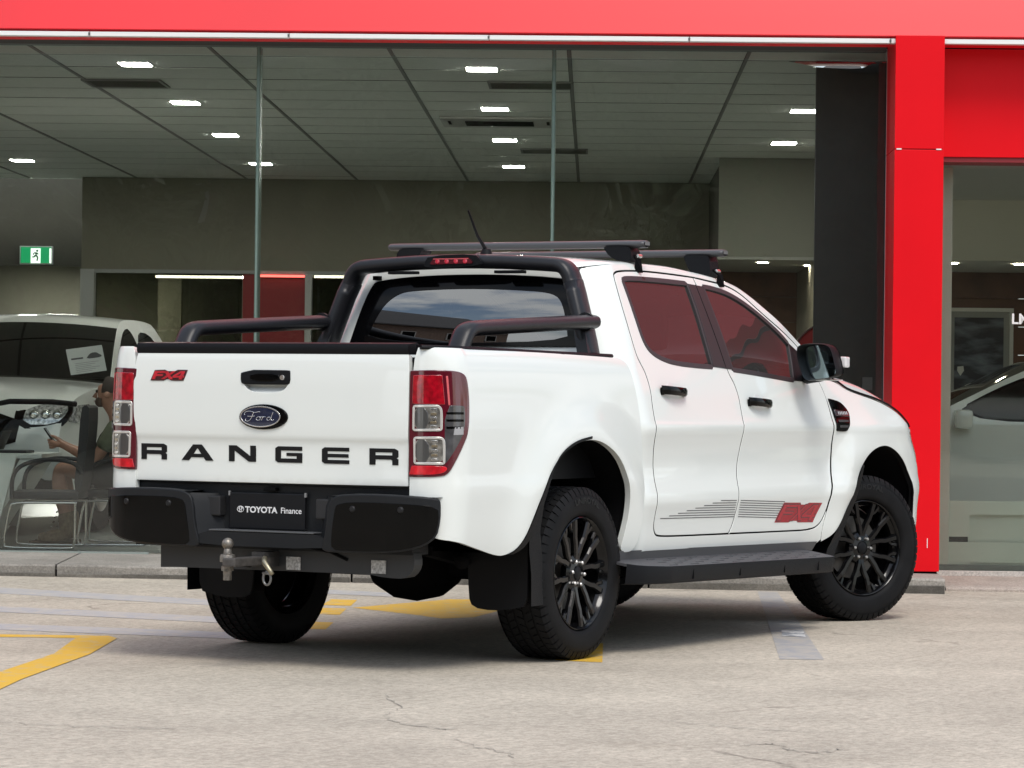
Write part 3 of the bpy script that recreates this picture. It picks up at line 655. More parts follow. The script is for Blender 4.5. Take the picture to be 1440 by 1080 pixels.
RDOOR = [(0.69,1.733),(0.703,1.747),(0.756,1.76),(0.95,1.768),(1.197,1.767),(1.532,1.758),(1.532,1.758),(1.546,1.712),(1.562,1.546),(1.575,1.38),(1.588,1.288),(1.618,1.245),(1.631,1.18),(1.624,1.09),(1.604,.924),(1.588,.86),(1.567,.765),(1.560,.669),(1.550,.617),(1.532,.56),(1.495,.515),(1.480,.513),(.917,.520),(.752,.525),(.708,.535),(.689,.572),(.691,.62),(.694,.68),(.698,.74),(.697,.80),(.692,.871),(.677,.993),(.687,1.126),(.706,1.206),(.702,1.281),(.68,1.323),(.660,1.36),(.661,1.469),(.667,1.61)]
FDOOR = [(1.532,1.758),(1.532,1.758),(1.723,1.743),(1.852,1.733),(1.966,1.708),(2.056,1.671),(2.151,1.618),(2.293,1.546),(2.486,1.463),(2.581,1.41),(2.640,1.340),(2.668,1.257),(2.690,1.177),(2.680,.995),(2.682,.851),(2.652,.743),(2.624,.668),(2.602,.590),(2.548,.525),(2.444,.502),(2.144,.505),(1.495,.513),(1.495,.513),(1.495,.515),(1.532,.56),(1.550,.617),(1.560,.669),(1.567,.765),(1.588,.86),(1.604,.924),(1.624,1.09),(1.631,1.18),(1.618,1.245),(1.588,1.288),(1.575,1.38),(1.562,1.546),(1.546,1.712)]
RWIN = [(.76,1.716),(.76,1.716),(.81,1.728),(1.12,1.729),(1.44,1.723),(1.44,1.723),(1.440,1.581),(1.428,1.319),(1.428,1.319),(1.25,1.322),(1.047,1.331),(.92,1.347),(.815,1.379),(.776,1.420),(.766,1.48),(.763,1.6)]
PIL = [(1.44,1.723),(1.44,1.723),(1.604,1.714),(1.604,1.714),(1.612,1.611),(1.632,1.463),(1.637,1.308),(1.637,1.308),(1.428,1.319),(1.428,1.319),(1.440,1.581)]
FWIN = [(1.604,1.714),(1.604,1.714),(1.696,1.71),(1.855,1.691),(2.004,1.649),(2.161,1.582),(2.298,1.511),(2.40,1.447),(2.40,1.447),(2.36,1.34),(2.327,1.262),(2.327,1.262),(2.029,1.283),(1.795,1.299),(1.637,1.308),(1.637,1.308),(1.632,1.463),(1.612,1.611)]
SAIL = [(2.40,1.447),(2.40,1.447),(2.515,1.398),(2.59,1.33),(2.612,1.256),(2.327,1.262),(2.327,1.262),(2.36,1.34)]
FARCH = [(2.589,.433),(2.692,.468),(2.773,.538),(2.85,.626),(2.925,.745),(3.0,.838),(3.078,.885),(3.183,.915),(3.29,.924),(3.395,.906),(3.51,.857),(3.59,.794),(3.65,.715),(3.69,.62),(3.705,.53),(3.705,.45)]
RAIL = [(.575,1.775),(.68,1.788),(.859,1.793),(1.276,1.790),(1.50,1.778),(1.737,1.759),(1.873,1.744),(2.001,1.719),(2.118,1.676),(2.225,1.625),(2.338,1.571),(2.486,1.503),(2.633,1.432),(2.74,1.372),(2.86,1.30)]
fin = lambda f, d: (lambda u, v: f(u, v))
GAPB = .0062
for side in (-1, 1):
    sl = {'label': None}
    # bed side, with the lamp recess
    LAMP = [(-1.288,1.268),(-1.288,1.268),(-1.168,1.272),(-1.085,1.268),(-1.048,1.258),(-1.031,1.239),(-1.023,1.18),(-1.020,1.119),(-1.025,1.02),(-1.059,.955),(-1.096,.888),(-1.117,.852),(-1.145,.834),(-1.288,.832),(-1.288,.832)]
    bs = panel('bed_side', bed, BED, [], WHITE, TK, .022, 0, .03, side=side)
    bs['label'] = 'white bed side with a round wheel arch'
    mb = MB(); V = []
    for (x, z) in dens(chaikin([(.33,1.345),(.361,1.346),(.432,1.328),(.464,1.279),(.490,1.214),(.526,1.1),(.548,1.0),(.548,.872),(.538,.71),(.525,.596),(.500,.490)], 2, False)[::1], .03)[:-1]:
        if x < .44 and z < .6: continue
        a = bed(x, z); V += [(x+.0018, side*(-a[1]-.0035), z), (x+.0105, side*(-a[1]-.006), z)]
    V = V[:2*46]
    mb.add(V, [(2*i, 2*i+2, 2*i+3, 2*i+1) for i in range(len(V)//2-1)]); mb.build('bed_seam', mat('seam grey', (.16, .16, .155), .7), TK)
    # tail lamp, 5 mm proud
    lp = panel('tail_lamp', bed, LAMP, [], LAMPDARK, TK, .016, 0, .02, off=-.006, side=side, roll=.004)
    LR = [(-1.272,1.250),(-1.272,1.250),(-1.151,1.252),(-1.151,1.252),(-1.139,1.134),(-1.139,1.134),(-1.274,1.136),(-1.274,1.136)]
    panel('red_lens', bed, LR, [], LAMPRED, lp, .02, 0, .004, off=-.0085, side=side, roll=.003)
    panel('clear_lens', bed, [(-1.268,1.124),(-1.177,1.126),(-1.152,1.108),(-1.150,1.026),(-1.268,1.024)], [], LAMPCLEAR, lp, .02, 0, .004, off=-.0085, side=side, sm=1, roll=.003)
    panel('clear_lens', bed, [(-1.263,.992),(-1.159,.994),(-1.138,.975),(-1.138,.886),(-1.260,.886)], [], LAMPCLEAR, lp, .02, 0, .004, off=-.0085, side=side, sm=1, roll=.003)
    for q in ([(-1.268,1.124),(-1.268,1.124),(-1.177,1.126),(-1.160,1.124),(-1.150,1.108),(-1.150,1.026),(-1.150,1.026),(-1.268,1.024),(-1.268,1.024)], [(-1.263,.992),(-1.263,.992),(-1.159,.994),(-1.144,.990),(-1.138,.975),(-1.138,.886),(-1.138,.886),(-1.260,.886),(-1.260,.886)]):
        panel('lens_rim', bed, inset(chaikin(q, 2), -.003), [inset(chaikin(q, 2), .0035)], mat('lens rim', (.72, .70, .66), .2, metal=.5, coat=1), lp, .02, 0, .004, off=-.0105, side=side, sm=0, smh=0, roll=.002)
        panel('bulb_bowl', bed, [(q[0][0]+.008, q[0][1]-.007), (q[0][0]+.060, q[0][1]-.007), (q[0][0]+.066, q[-1][1]+.007), (q[0][0]+.008, q[-1][1]+.007)], [], mat('lamp bowl grey', (.09, .09, .088), .15, metal=.4, coat=1), lp, .02, 0, .003, off=-.010, side=side, sm=1, roll=.002)
        for k in range(5):
            zz = q[-1][1]+.012+(q[0][1]-q[-1][1]-.03)*k/4.; panel('reflector_rib', bed, [(q[0][0]+.075, zz), (q[0][0]+.098, zz), (q[0][0]+.098, zz+.008), (q[0][0]+.075, zz+.008)], [], mat('amber reflector', (.36, .30, .20), .15, metal=.7, coat=1) if k % 2 else CHROME, lp, .02, 0, .002, off=-.0105, side=side, sm=0, roll=.001)
    panel('smoked_lens', bed, [(-1.136,1.126),(-1.056,1.127),(-1.048,1.115),(-1.048,1.027),(-1.084,.960),(-1.128,.892),(-1.134,.892)], [], LAMPSMOKE, lp, .02, 0, .003, off=-.0075, side=side, sm=1, roll=.002)
    for k in range(3):
        panel('smoked_rib', bed, [(-1.130,1.10-k*.03), (-1.055,1.10-k*.03), (-1.055,1.092-k*.03), (-1.130,1.092-k*.03)], [], GLOSSB, lp, .02, 0, .002, off=-.009, side=side, sm=0, roll=.001)
    panel('side_marker', bed, [(-1.095,1.037),(-1.056,1.04),(-1.056,1.008),(-1.10,1.006)], [], mat('grey marker', (.32, .32, .33), .15, coat=1), lp, .02, 0, .002, off=-.009, side=side, sm=0, roll=.001)
    panel('lower_lens', bed, [(-1.274,.874),(-1.274,.874),(-1.141,.876),(-1.122,.865),(-1.150,.842),(-1.285,.840),(-1.285,.840)], [], mat('bright red lens', (.55, .004, .014), .15, coat=1, noise=(25, .35)), lp, .02, 0, .003, off=-.0085, side=side, roll=.002)
    panel('lens_streak', bed, [(-1.133,1.25),(-1.126,1.25),(-1.116,1.13),(-1.122,1.13)], [], mat('lens streak', (.62, .12, .13), .15, coat=1), lp, .02, 0, .002, off=-.0075, side=side, sm=0, roll=.001)
    # black cap rail along the top of the bed side
    mb = MB(); mb.tube([(x, side*(.835-3.0*max(0, -.98-x)**2), 1.373-.0155*(x+1.2)/1.0*.6) for x in [-1.155+i*.05 for i in range(31)] if side < 0 or x > -.93], 1, prof=[(-.055, -.012), (.020, -.012), (.026, -.004), (.020, .006), (-.055, .008)]); mb.build('bed_rail_cap', BLACKP, TK, True, 40)
    # bed inner wall
    mb = MB(); mb.box(-1.1, side*.74-.01, .80, .40, side*.74+.01, 1.355); mb.build('bed_liner_wall', BLACKP, TK)
    # cab side with door apertures
    outer = [(.46,.50),(.462,.9),(.462,1.30),(.50,1.50),(.535,1.66),(.552,1.745),(.565,1.768)]+RAIL[1:]+[(2.86,1.30),(2.72,1.275),(2.690,1.18),(2.683,.995),(2.685,.851),(2.655,.743),(2.627,.668),(2.605,.590),(2.573,.50),(2.581,.433),(2.45,.432),(2.2,.439),(1.789,.449),(1.256,.456),(.759,.461),(.60,.462),(.50,.452)]
    both = RDOOR[6:0:-1]
    rdh = inset(chaikin(RDOOR, 2), -.0); fdh = FDOOR
    DOORS = [(.69,1.733),(.703,1.747),(.756,1.76),(.95,1.768),(1.197,1.767),(1.532,1.758)]+FDOOR[2:21]+[(1.48,.513)]+RDOOR[22:]
    cs = panel('cab_side', cab, outer, [DOORS], WHITE, TK, .022, 0, .03, side=side, sm=1, hgap=.0058, dark_edge=True)
    ALLW = [(.755,1.733),(.80,1.738),(1.12,1.739),(1.44,1.733),(1.70,1.719),(1.86,1.699),(2.01,1.657),(2.168,1.59),(2.31,1.518),(2.52,1.41),(2.61,1.32),(2.61,1.25),(2.03,1.272),(1.6,1.30),(1.05,1.321),(.91,1.337),(.795,1.372),(.757,1.42),(.752,1.6)]
    panel('gap_shade_sheet', cab, outer, [ALLW], GAPSHADE, cs, .05, 0.02, .01, off=.016, side=side, sm=1, smh=1)  # black sheet behind the doors, puts shade into the shut lines
    # doors
    rd = panel('rear_door', cab, RDOOR, [RWIN], WHITE, TK, .020, GAPB, .014, side=side, dark_edge=True); fd = panel('front_door', cab, FDOOR, [FWIN], WHITE, TK, .020, GAPB, .014, side=side, dark_edge=True)
    SEAL = mat('window seal', (.030, .026, .027), .45)
    for dr, W_ in ((rd, RWIN), (fd, FWIN)):
        wo_ = chaikin(W_, 2)
        panel('window_seal', cab, inset(wo_, -.010), [inset(wo_, .010)], SEAL, dr, .03, 0, .014, off=-.003, side=side, sm=0, smh=0, roll=.002)
        panel('window_glass', cab, inset(wo_, .002), [], CARGLASS, dr, .03, 0, 0, off=.006, side=side, sm=0)
    panel('pillar_trim', cab, inset(PIL, .004), [], mat('pillar trim black', (.028, .026, .027), .4, spec=.25), rd, .02, .003, .01, off=-.005, side=side, sm=1)
    panel('pillar_joint', cab, [(1.520,1.719),(1.525,1.719),(1.534,1.60),(1.555,1.44),(1.567,1.312),(1.561,1.312),(1.549,1.44),(1.528,1.60)], [], DARK, rd, .02, 0, .002, off=-.0056, side=side, sm=1, roll=.0005)
    panel('sail_panel', cab, SAIL, [], BLACKP, fd, .02, 0, .012, off=-.004, side=side, sm=1)
    # handles
    for dr, (hx, hz) in ((rd, (.918, 1.200)), (fd, (1.832, 1.149))):
        cup = [(hx+.045*math.cos(t), hz-.002+.042*math.sin(t)) for t in [2*PI*k/20 for k in range(20)]]
        panel('handle_cup', cab, cup, [], mat('handle cup paint', (.74, .74, .72), .35, coat=1), dr, .015, 0, .004, off=-.0012, side=side, sm=0, roll=.001)  # flat disc in a near-white paint of its own
        mb = MB(); P = []
        for k in range(11):
            t = k/10; x = hx-.118+.236*t; e = math.sin(PI*t)**.45; y = cab(x, hz)[1]-.008-.026*e; P.append((x, y*-side if side > 0 else y, hz-.006*(t-.5)*2))
        mb.tube(P, 1, prof=[(-.004, -.020), (.005, -.021), (.011, -.012), (.012, .006), (.007, .019), (-.004, .021)]); mb.build('door_handle', GLOSSB, dr, True, 50)
        for q in (-.108, .105):
            m2 = MB(); y = cab(hx+q, hz)[1]; yy = (y if side < 0 else -y); m2.box(hx+q-.014, min(yy, yy+side*.012), hz-.019, hx+q+.014, max(yy, yy+side*.012), hz+.017, ch=.004); m2.build('handle_base', GLOSSB, dr)
    # decal: stripes and badge
    for k in range(8):
        z = .568+k*.0113; x0 = .745+k*.088 if True else 0
        panel('stripe', cab, [(x0, z+.036-.0*k-(.0)), (1.560, z+.012), (1.560, z+.0155), (x0, z+.0395)] if False else [(x0, z+.0385-.020*(x0-.72)/1.3), (1.536, z+.0125+.013), (1.536, z+.0163+.013), (x0, z+.0423-.020*(x0-.72)/1.3)], [], GREYL, rd, .06, 0, 0, off=-.0012, side=side, sm=0)
        panel('stripe', cab, [(1.580, z+.0125+.012), (2.04+k*.008, z+.006), (2.04+k*.008, z+.0098), (1.580, z+.0163+.012)], [], GREYL, fd, .06, 0, 0, off=-.0012, side=side, sm=0)
    sx0, sz0, sw, sh = 2.005, .553, .46, .098
    dfn = lambda u, v, a=0., b=1.: (sx0+(a+(b-a)*u)*sw+v*.085, sz0-.012*(a+(b-a)*u)+v*sh)
    panel('badge_backing', cab, [dfn(0,0), dfn(.36,0), dfn(.42,.08), dfn(.56,.08), dfn(.60,0), dfn(1,0), dfn(1,1), dfn(.66,1), dfn(.60,.9), dfn(.47,.9), dfn(.43,1), dfn(0,1)], [], REDP, fd, .03, 0, 0, off=-.0012, side=side, sm=0)
    if side < 0: word = (('F', .02, .40), ('X', .35, .68), ('4', .62, .985))
    else: word = (('F', .02, .40), ('X', .35, .68), ('4', .62, .985))
    for ch, a, b_ in word:
        o_, h_ = glyph(ch, lambda u, v: dfn((u if side < 0 else 1-u), .06+.88*v, a if side < 0 else 1-b_, b_ if side < 0 else 1-a)); panel('letter_outline', cab, o_, h_, GREYL, fd, .02, 0, 0, off=-.0019, side=side, sm=0, smh=0); panel('badge_letter', cab, inset(o_, .0042), [inset(q, -.0042) for q in h_], mat('bright red print', (.40, .014, .026), .4, noise=(180, .2)), fd, .02, 0, 0, off=-.0026, side=side, sm=0, smh=0)
    # front fender
    FEN = [(2.692,1.177),(2.668,1.265),(2.668,1.265),(2.78,1.272),(2.89,1.262),(2.99,1.222),(3.14,1.195),(3.319,1.168),(3.475,1.131),(3.60,1.085),(3.70,1.03),(3.79,.99),(3.90,.95),(3.96,.93),(3.965,.70),(3.95,.46),(3.95,.46),(3.71,.45),(3.71,.45)]+FARCH[:-1][::-1]+[(2.585,.433),(2.574,.50),(2.610,.590),(2.632,.668),(2.660,.743),(2.689,.851),(2.687,.995)]
    fe = panel('front_fender', cab, FEN, [], WHITE, TK, .022, GAPB*.9, .03, side=side, dark_edge=True)
    VENT = [(2.703,1.168),(2.703,1.168),(2.80,1.158),(2.857,1.143),(2.90,1.108),(2.893,1.07),(2.83,1.01),(2.80,1.004),(2.712,1.008),(2.712,1.008),(2.716,1.09)]
    vt = panel('side_vent', cab, VENT, [], GLOSSB, fe, .02, 0, .006, off=-.007, side=side, sm=1, roll=.004)
    panel('vent_bar', cab, [(2.722,1.112),(2.882,1.098),(2.885,1.078),(2.722,1.082)], [], mat('vent bar', (.04, .04, .045), .2, coat=1), vt, .02, 0, .004, off=-.011, side=side, sm=0, roll=.002)
    for k in range(6):
        x = 2.755+k*.020; panel('vent_mark', cab, [(x, 1.102), (x+.011, 1.101), (x+.011, 1.086), (x, 1.086)], [], mat('pale print', (.45, .45, .46), .4), vt, .03, 0, 0, off=-.0122, side=side, sm=0)
    for k in range(2):
        panel('vent_slot', cab, [(2.74, 1.060-k*.026), (2.86-k*.02, 1.058-k*.026), (2.85-k*.02, 1.048-k*.026), (2.74, 1.048-k*.026)], [], mat('vent mesh', (.03, .03, .03), .7), vt, .03, 0, .002, off=-.009, side=side, sm=0, roll=.001)
    # headlamp wrapping the front corner
    panel('headlamp', cab, [(3.70,1.02),(3.80,.982),(3.92,.935),(3.955,.92),(3.955,.80),(3.86,.84),(3.76,.92)], [], LAMPCLEAR, TK, .02, 0, .01, off=-.004, side=side, sm=1)
    # wheel arch liners
    for arch, fn_ in ((chaikin(A_BED[:18], 2, False), bed), (chaikin(FARCH, 2, False), cab)):
        V = []; k_ = len(arch); mx_ = sum(p[0] for p in arch)/k_
        for (x, z) in arch:
            yy = -fn_(x, z)[1]; V += [(x, side*(yy-.010), z), (x+(x-mx_)*.03, side*(yy-.05), z+.012), (x+(x-mx_)*.03, side*.46, z+.012)]
        V.append((mx_, side*.46, .50))
        mb = MB(); mb.add(V, [(3*i+k, 3*i+3+k, 3*i+4+k, 3*i+1+k) for i in range(k_-1) for k in range(2)]+[(3*i+2, 3*i+5, 3*k_) for i in range(k_-1)]); mb.build('arch_liner', DARK, TK, fix=False)
    # mud flaps
    def flap(name, pts, x0, th, curl):
        mb = MB(); mb.prism(pts, lambda y, z: (x0+curl(y, z), side*y, z), lambda y, z: (x0+th+curl(y, z), side*y, z)); return mb.build(name, BLACKP, TK)
    RF = chaikin([(.565,.50),(.565,.50),(.568,.29),(.59,.243),(.69,.232),(.80,.245),(.862,.262),(.868,.40),(.868,.55),(.868,.55)], 1)
    flap('mud_flap', RF, -.435, .012, lambda y, z: -.0*(z-.4)-.10*max(0, z-.40)**1*.6)
    mb = MB()
    E_ = [p for p in chaikin(A_BED[7:17], 2, False)]
    V = []
    for i, (x, z) in enumerate(E_):
        w_ = .052*min(1, max(.06, (0.95-z)/.30)); p = bed(x, z); V += [(x+.002, p[1]-.004, z), (x+w_, p[1]-.004, z+.012-w_*.25), (x+w_, p[1]+.03, z+.012-w_*.25)]
    if side > 0: V = [(a, -b, c) for a, b, c in V]
    mb.add(V, [(3*i+k, 3*i+3+k, 3*i+4+k, 3*i+1+k) for i in range(len(E_)-1) for k in range(2)]); mb.build('arch_flare_lip', BLACKP, TK, True, 40, fix=True)
    pts = [(-.46, .50), (-.40, .62), (-.36, .74), (-.335, .80)]
    mb = MB(); V = []
    for (xo, z, w_) in ((-.452, .262, .10), (-.455, .40, .10), (-.475, .50, .105), (-.475, .58, .09), (-.440, .66, .075), (-.395, .74, .055), (-.345, .81, .03)):
        V += [(xo-.02, -side*-.905 if False else side*.905, z), (xo+w_, side*.897, z), (xo+w_, side*.56, z)]
    mb.add(V, [(3*i+k, 3*i+3+k, 3*i+4+k, 3*i+1+k) for i in range(6) for k in range(2)]); mb.build('mud_flap_wing', BLACKP, TK)
    mb = MB(); V = []
    for (xo, z) in ((2.60, .30), (2.645, .40), (2.71, .48), (2.79, .56), (2.862, .65), (2.925, .74), (2.99, .83)):
        w_ = .075*min(1, max(.1, (.87-z)/.2)); V += [(xo-.008, side*(-cab(xo, max(z, .45))[1]+.004), z), (xo+w_, side*(-cab(xo+w_, max(z, .45))[1]+.004), z-.005), (xo+w_, side*.58, z-.005), (xo-.005, side*.58, z)]
    mb.add(V, [(4*i+k, 4*i+4+k, 4*i+5+k, 4*i+1+k) for i in range(6) for k in range(3)]+[(0, 1, 2, 3)]); mb.build('front_mud_flap', BLACKP, TK)
    # side step
    st = MB(); top = chaikin([(.31,.955),(.31,.955),(.36,1.005),(.55,1.045),(.62,1.052),(2.34,1.052),(2.42,1.045),(2.44,1.01),(2.44,.93),(2.44,.86),(.31,.86),(.31,.86)], 1)
    zt = lambda x: .400-.0135*(x-.4); zs = lambda x, y: zt(x)+max(0, 1.045-y)*.17
    st.prism(top, lambda x, y: (x, side*y, zs(x, y)), lambda x, y: (x, side*y, zs(x, y)-.012)); STM = mat('side step tread', (.060, .061, .066), .55, bump=(500, .5)); so = st.build('side_step', STM, TK)
    sk = MB(); ed = top[1:len(top)-6]; V = []
    for (x, y) in ed: V += [(x, side*(y+.001), zs(x, y)+.001), (x, side*(y+.004), zs(x, y)-.006), (x-.0, side*(y-.004), zt(x)-.074), (x, side*(y-.03), zt(x)-.080)]
    sk.add(V, [(4*i+k, 4*i+4+k, 4*i+5+k, 4*i+1+k) for i in range(len(ed)-1) for k in range(3)]); sk.build('step_skirt', BLACKP, so, True, 35)
    for i in range(5):
        for j in range(16):
            if (i+j) % 2 == 0: q = MB(); x = .62+j*.11; y = .90+i*.030; q.box(x, side*y-.006, zs(x, y)-.004, x+.07, side*y+.006, zs(x, y)+.0015); q.build('tread_rib', STM, so)
    for x in (.80, 1.30, 1.80, 2.20): q = MB(); q.box(x-.004, min(side*1.045, side*1.0535), zt(x)-.062, x+.004, max(side*1.045, side*1.0535), zt(x)-.012); q.build('step_clip', DARK, so)
    q = MB(); q.add([(.33, side*.885, .47), (2.55, side*.885, .44), (2.50, side*.872, .385), (.33, side*.872, .405)], [(0, 1, 2, 3)]); q.build('step_backing', mat('step backing', (.07, .071, .074), .5), so)
    for x in (.7, 1.5, 2.2): q = MB(); q.box(x-.03, min(side*.5, side*.95), .335, x+.03, max(side*.5, side*.95), .365); q.build('step_bracket', DARK, so)
    # mirror
    mr = empty('wing_mirror'); mr.parent = TK
    MO = [(.925,1.445),(1.06,1.447),(1.095,1.425),(1.113,1.36),(1.128,1.295),(1.10,1.279),(1.0,1.265),(.962,1.262),(.935,1.32),(.915,1.40)]
    dx = lambda y, z: 2.30+.10*(y-.95)
    mb = MB(); O_ = chaikin(MO, 2); c_ = (1.02, 1.355); rings = [(1.0, 0), (1.03, .02), (1.03, .05), (.97, .10), (.80, .14), (.45, .165)]; V = []
    for sc_, d_ in rings: V += [(dx(0, 0)+d_+.10*(y-.95), side*(c_[0]+(y-c_[0])*sc_), c_[1]+(z-c_[1])*sc_) for y, z in O_]
    n_ = len(O_); F = [(i*n_+k, i*n_+(k+1) % n_, (i+1)*n_+(k+1) % n_, (i+1)*n_+k) for i in range(5) for k in range(n_)]+[tuple(5*n_+k for k in range(n_))]
    mb.add(V, F)
    IN = [(c_[0]+(y-c_[0])*.955, c_[1]+(z-c_[1])*.93) for y, z in O_]
    V = [(dx(y, z)-0.0, side*y, z) for y, z in O_]+[(dx(y, z)+.012, side*y, z) for y, z in IN]; mb.add(V, [(k, (k+1) % n_, n_+(k+1) % n_, n_+k) for k in range(n_)]); mb.build('mirror_shell', BLACKP, mr, True, 50)
    mb = MB(); mb.add([(dx(y, z)+.010+.052*(y-1.02), side*y, z) for y, z in IN], [tuple(range(n_))]); mb.build('mirror_glass', MIRROR, mr, fix=False)
    mb = MB(); mb.box(2.335, min(side*1.090, side*1.128), 1.330, 2.39, max(side*1.090, side*1.128), 1.384, ch=.008); mb.build('indicator_lens', mat('indicator lens', (.75, .73, .72), .15, coat=1), mr)
    mb = MB(); mb.tube([(2.46, side*.86, 1.275), (2.41, side*.90, 1.278), (2.38, side*.97, 1.285), (2.38, side*1.02, 1.30)], [.030, .03, .028, .03], 12); mb.build('mirror_arm', BLACKP, mr, True, 50)
    mb = MB(); mb.box(2.325, min(side*.965, side*1.085), 1.262, 2.40, max(side*.965, side*1.085), 1.269, ch=.003); mb.build('mirror_base_cap', WHITE, mr)
# ---- tailgate
TGO = [(.700,1.338),(.700,1.338),(.712,1.265),(.717,1.128),(.720,1.01),(.727,.829),(.725,.786),(.725,.786),(-.690,.790),(-.690,.790),(-.688,.86),(-.693,1.02),(-.695,1.156),(-.694,1.275),(-.685,1.338),(-.685,1.338)]
HR = chaikin([(.136,1.266),(-.108,1.265),(-.112,1.214),(-.072,1.170),(.094,1.171),(.132,1.212)], 1)
tgo = panel('tailgate', tg, TGO, [HR], WHITE, TK, .022, .0, .03, smh=1)
def tg_in(y, z): p = tg(y, z); k = max(0, min(1, (z-1.168)/.03)); return (p[0]+.005+.03*k, y, z)
panel('handle_recess', tg_in, inset(HR, -.006), [], WHITE, tgo, .012, 0, 0, sm=0)
hb = panel('tailgate_handle', tg, [(.135,1.264),(-.107,1.263),(-.107,1.263),(-.110,1.218),(-.10,1.213),(.122,1.213),(.133,1.218)], [], BLACKP, tgo, .012, 0, .03, off=-.006, sm=1, roll=.006)
panel('handle_grip', tg, [(.085,1.252),(-.058,1.252),(-.058,1.224),(.085,1.224)], [], GLOSSB, tgo, .012, 0, .01, off=-.010, sm=1, roll=.004)
lk = MB(); p = tg(-.080, 1.237); lk.lathe([(0, -.0155), (.010, -.0155), (.012, -.012), (.012, -.004)], 20, 'x', (p[0], -.080, 1.237)); lk.build('key_lock', CHROME, tgo, True, 30)
# top cap
mb = MB(); prof = [(-.038, -.020), (-.044, -.006), (-.044, .014), (-.038, .024), (.03, .030), (.05, .02), (.05, -.02)]
V = []; N_ = 30
for i in range(N_+1):
    y = .704-1.392*i/N_; p = tg(y, 1.345)
    V += [(p[0]+.036+a, y, 1.359+b) for a, b in prof]
k_ = len(prof); mb.add(V, [(i*k_+j, i*k_+(j+1) % k_, (i+1)*k_+(j+1) % k_, (i+1)*k_+j) for i in range(N_) for j in range(k_)]+[tuple(range(k_)), tuple(N_*k_+j for j in range(k_))]); mb.build('tailgate_cap', BLACKP, tgo, True, 40)
BL = mat('black letter', (.008, .008, .009), .4, spec=.2)
for ch, y0, y1 in (('R', .675, .537), ('A', .612-.158+.158-.001, .288+.0) if False else ('A', .455, .288), ('N', .204, .065), ('G', -.036, -.171), ('E', -.271, -.405), ('R', -.505, -.643)):
    o_, h_ = glyph(ch, lambda u, v: (y0+(y1-y0)*u, .8765+.0675*v)); panel('letter', tg, o_, h_, BL, tgo, .02, 0, .003, off=-.003, sm=0, smh=0, roll=.0008)
o_ = [(.617,1.222),(.598,1.262),(.545,1.264),(.528,1.258),(.490,1.258),(.474,1.264),(.425,1.264),(.444,1.222),(.505,1.222),(.520,1.228),(.535,1.228),(.550,1.222)]
bd_ = panel('badge', tg, inset(o_, -.002), [], mat('badge dark', (.05, .008, .010), .3, coat=.5), tgo, .02, 0, .003, off=-.003, sm=0, roll=.001)
for ch, a, b_ in (('F', .606, .549), ('X', .556, .492), ('4', .498, .436)):
    o2, h2 = glyph(ch, lambda u, v: (a+(b_-a)*u-.016*v+.006, 1.2255+.035*v)); panel('badge_letter', tg, o2, h2, mat('badge red', (.42, .012, .022), .3, coat=.6, noise=(60, .3)), bd_, .02, 0, .002, off=-.0055, sm=0, smh=0, roll=.0006)
def ell(cy, cz, a, b, n=36): return [(cy+a*math.cos(2*PI*k/n), cz+b*math.sin(2*PI*k/n)) for k in range(n)]
ov = panel('oval_emblem', tg, ell(.017, 1.069, .120, .050), [], GLOSSB, tgo, .02, 0, .008, off=-.008, sm=0, roll=.004)
panel('emblem_ring', tg, ell(.030, 1.070, .103, .0445), [ell(.030, 1.070, .0992, .0412)], CHROME, ov, .02, 0, .002, off=-.0115, sm=0, smh=0, roll=.001)
panel('emblem_field', tg, ell(.030, 1.070, .0988, .041), [], mat('navy emblem', (.010, .016, .042), .12, coat=1), ov, .02, 0, .001, off=-.010, sm=0, roll=.0005)
mb = MB()
def script(pts, r=.0014):
    pts = chaikin(pts, 2, False); mb.tube([(tg(.030+.097-.115*1.35*u*1.25, 1.045+.05*v)[0]-.0105, .030+.082-.165*u, 1.046+.048*v) for u, v in pts], r, 6)
script([(.02, .62), (.0, .75), (.06, .95), (.2, .98), (.34, .84), (.46, .95), (.5, .9)]); script([(.30, .9), (.26, .6), (.2, .2), (.1, .05), (.03, .15), (.06, .3)]); script([(.1, .52), (.25, .5), (.33, .55)])
script([(.48, .5), (.40, .45), (.37, .25), (.43, .15), (.5, .22), (.51, .42), (.46, .5), (.58, .46)]); script([(.58, .52), (.56, .3), (.54, .16)]); script([(.57, .4), (.62, .5), (.67, .48)])
script([(.82, .45), (.75, .5), (.70, .3), (.73, .16), (.80, .22), (.84, .45)]); script([(.90, .9), (.86, .6), (.83, .25), (.87, .15), (.93, .25)])
mb.build('emblem_script', CHROME, ov, True)
# ---- bed floor and front wall
mb = MB(); mb.box(-1.13, -.73, .80, .40, .73, .82); mb.build('bed_floor', BLACKP, TK)
mb = MB(); mb.box(.385, -.74, .80, .405, .74, 1.345); mb.build('bed_front_wall', BLACKP, TK)
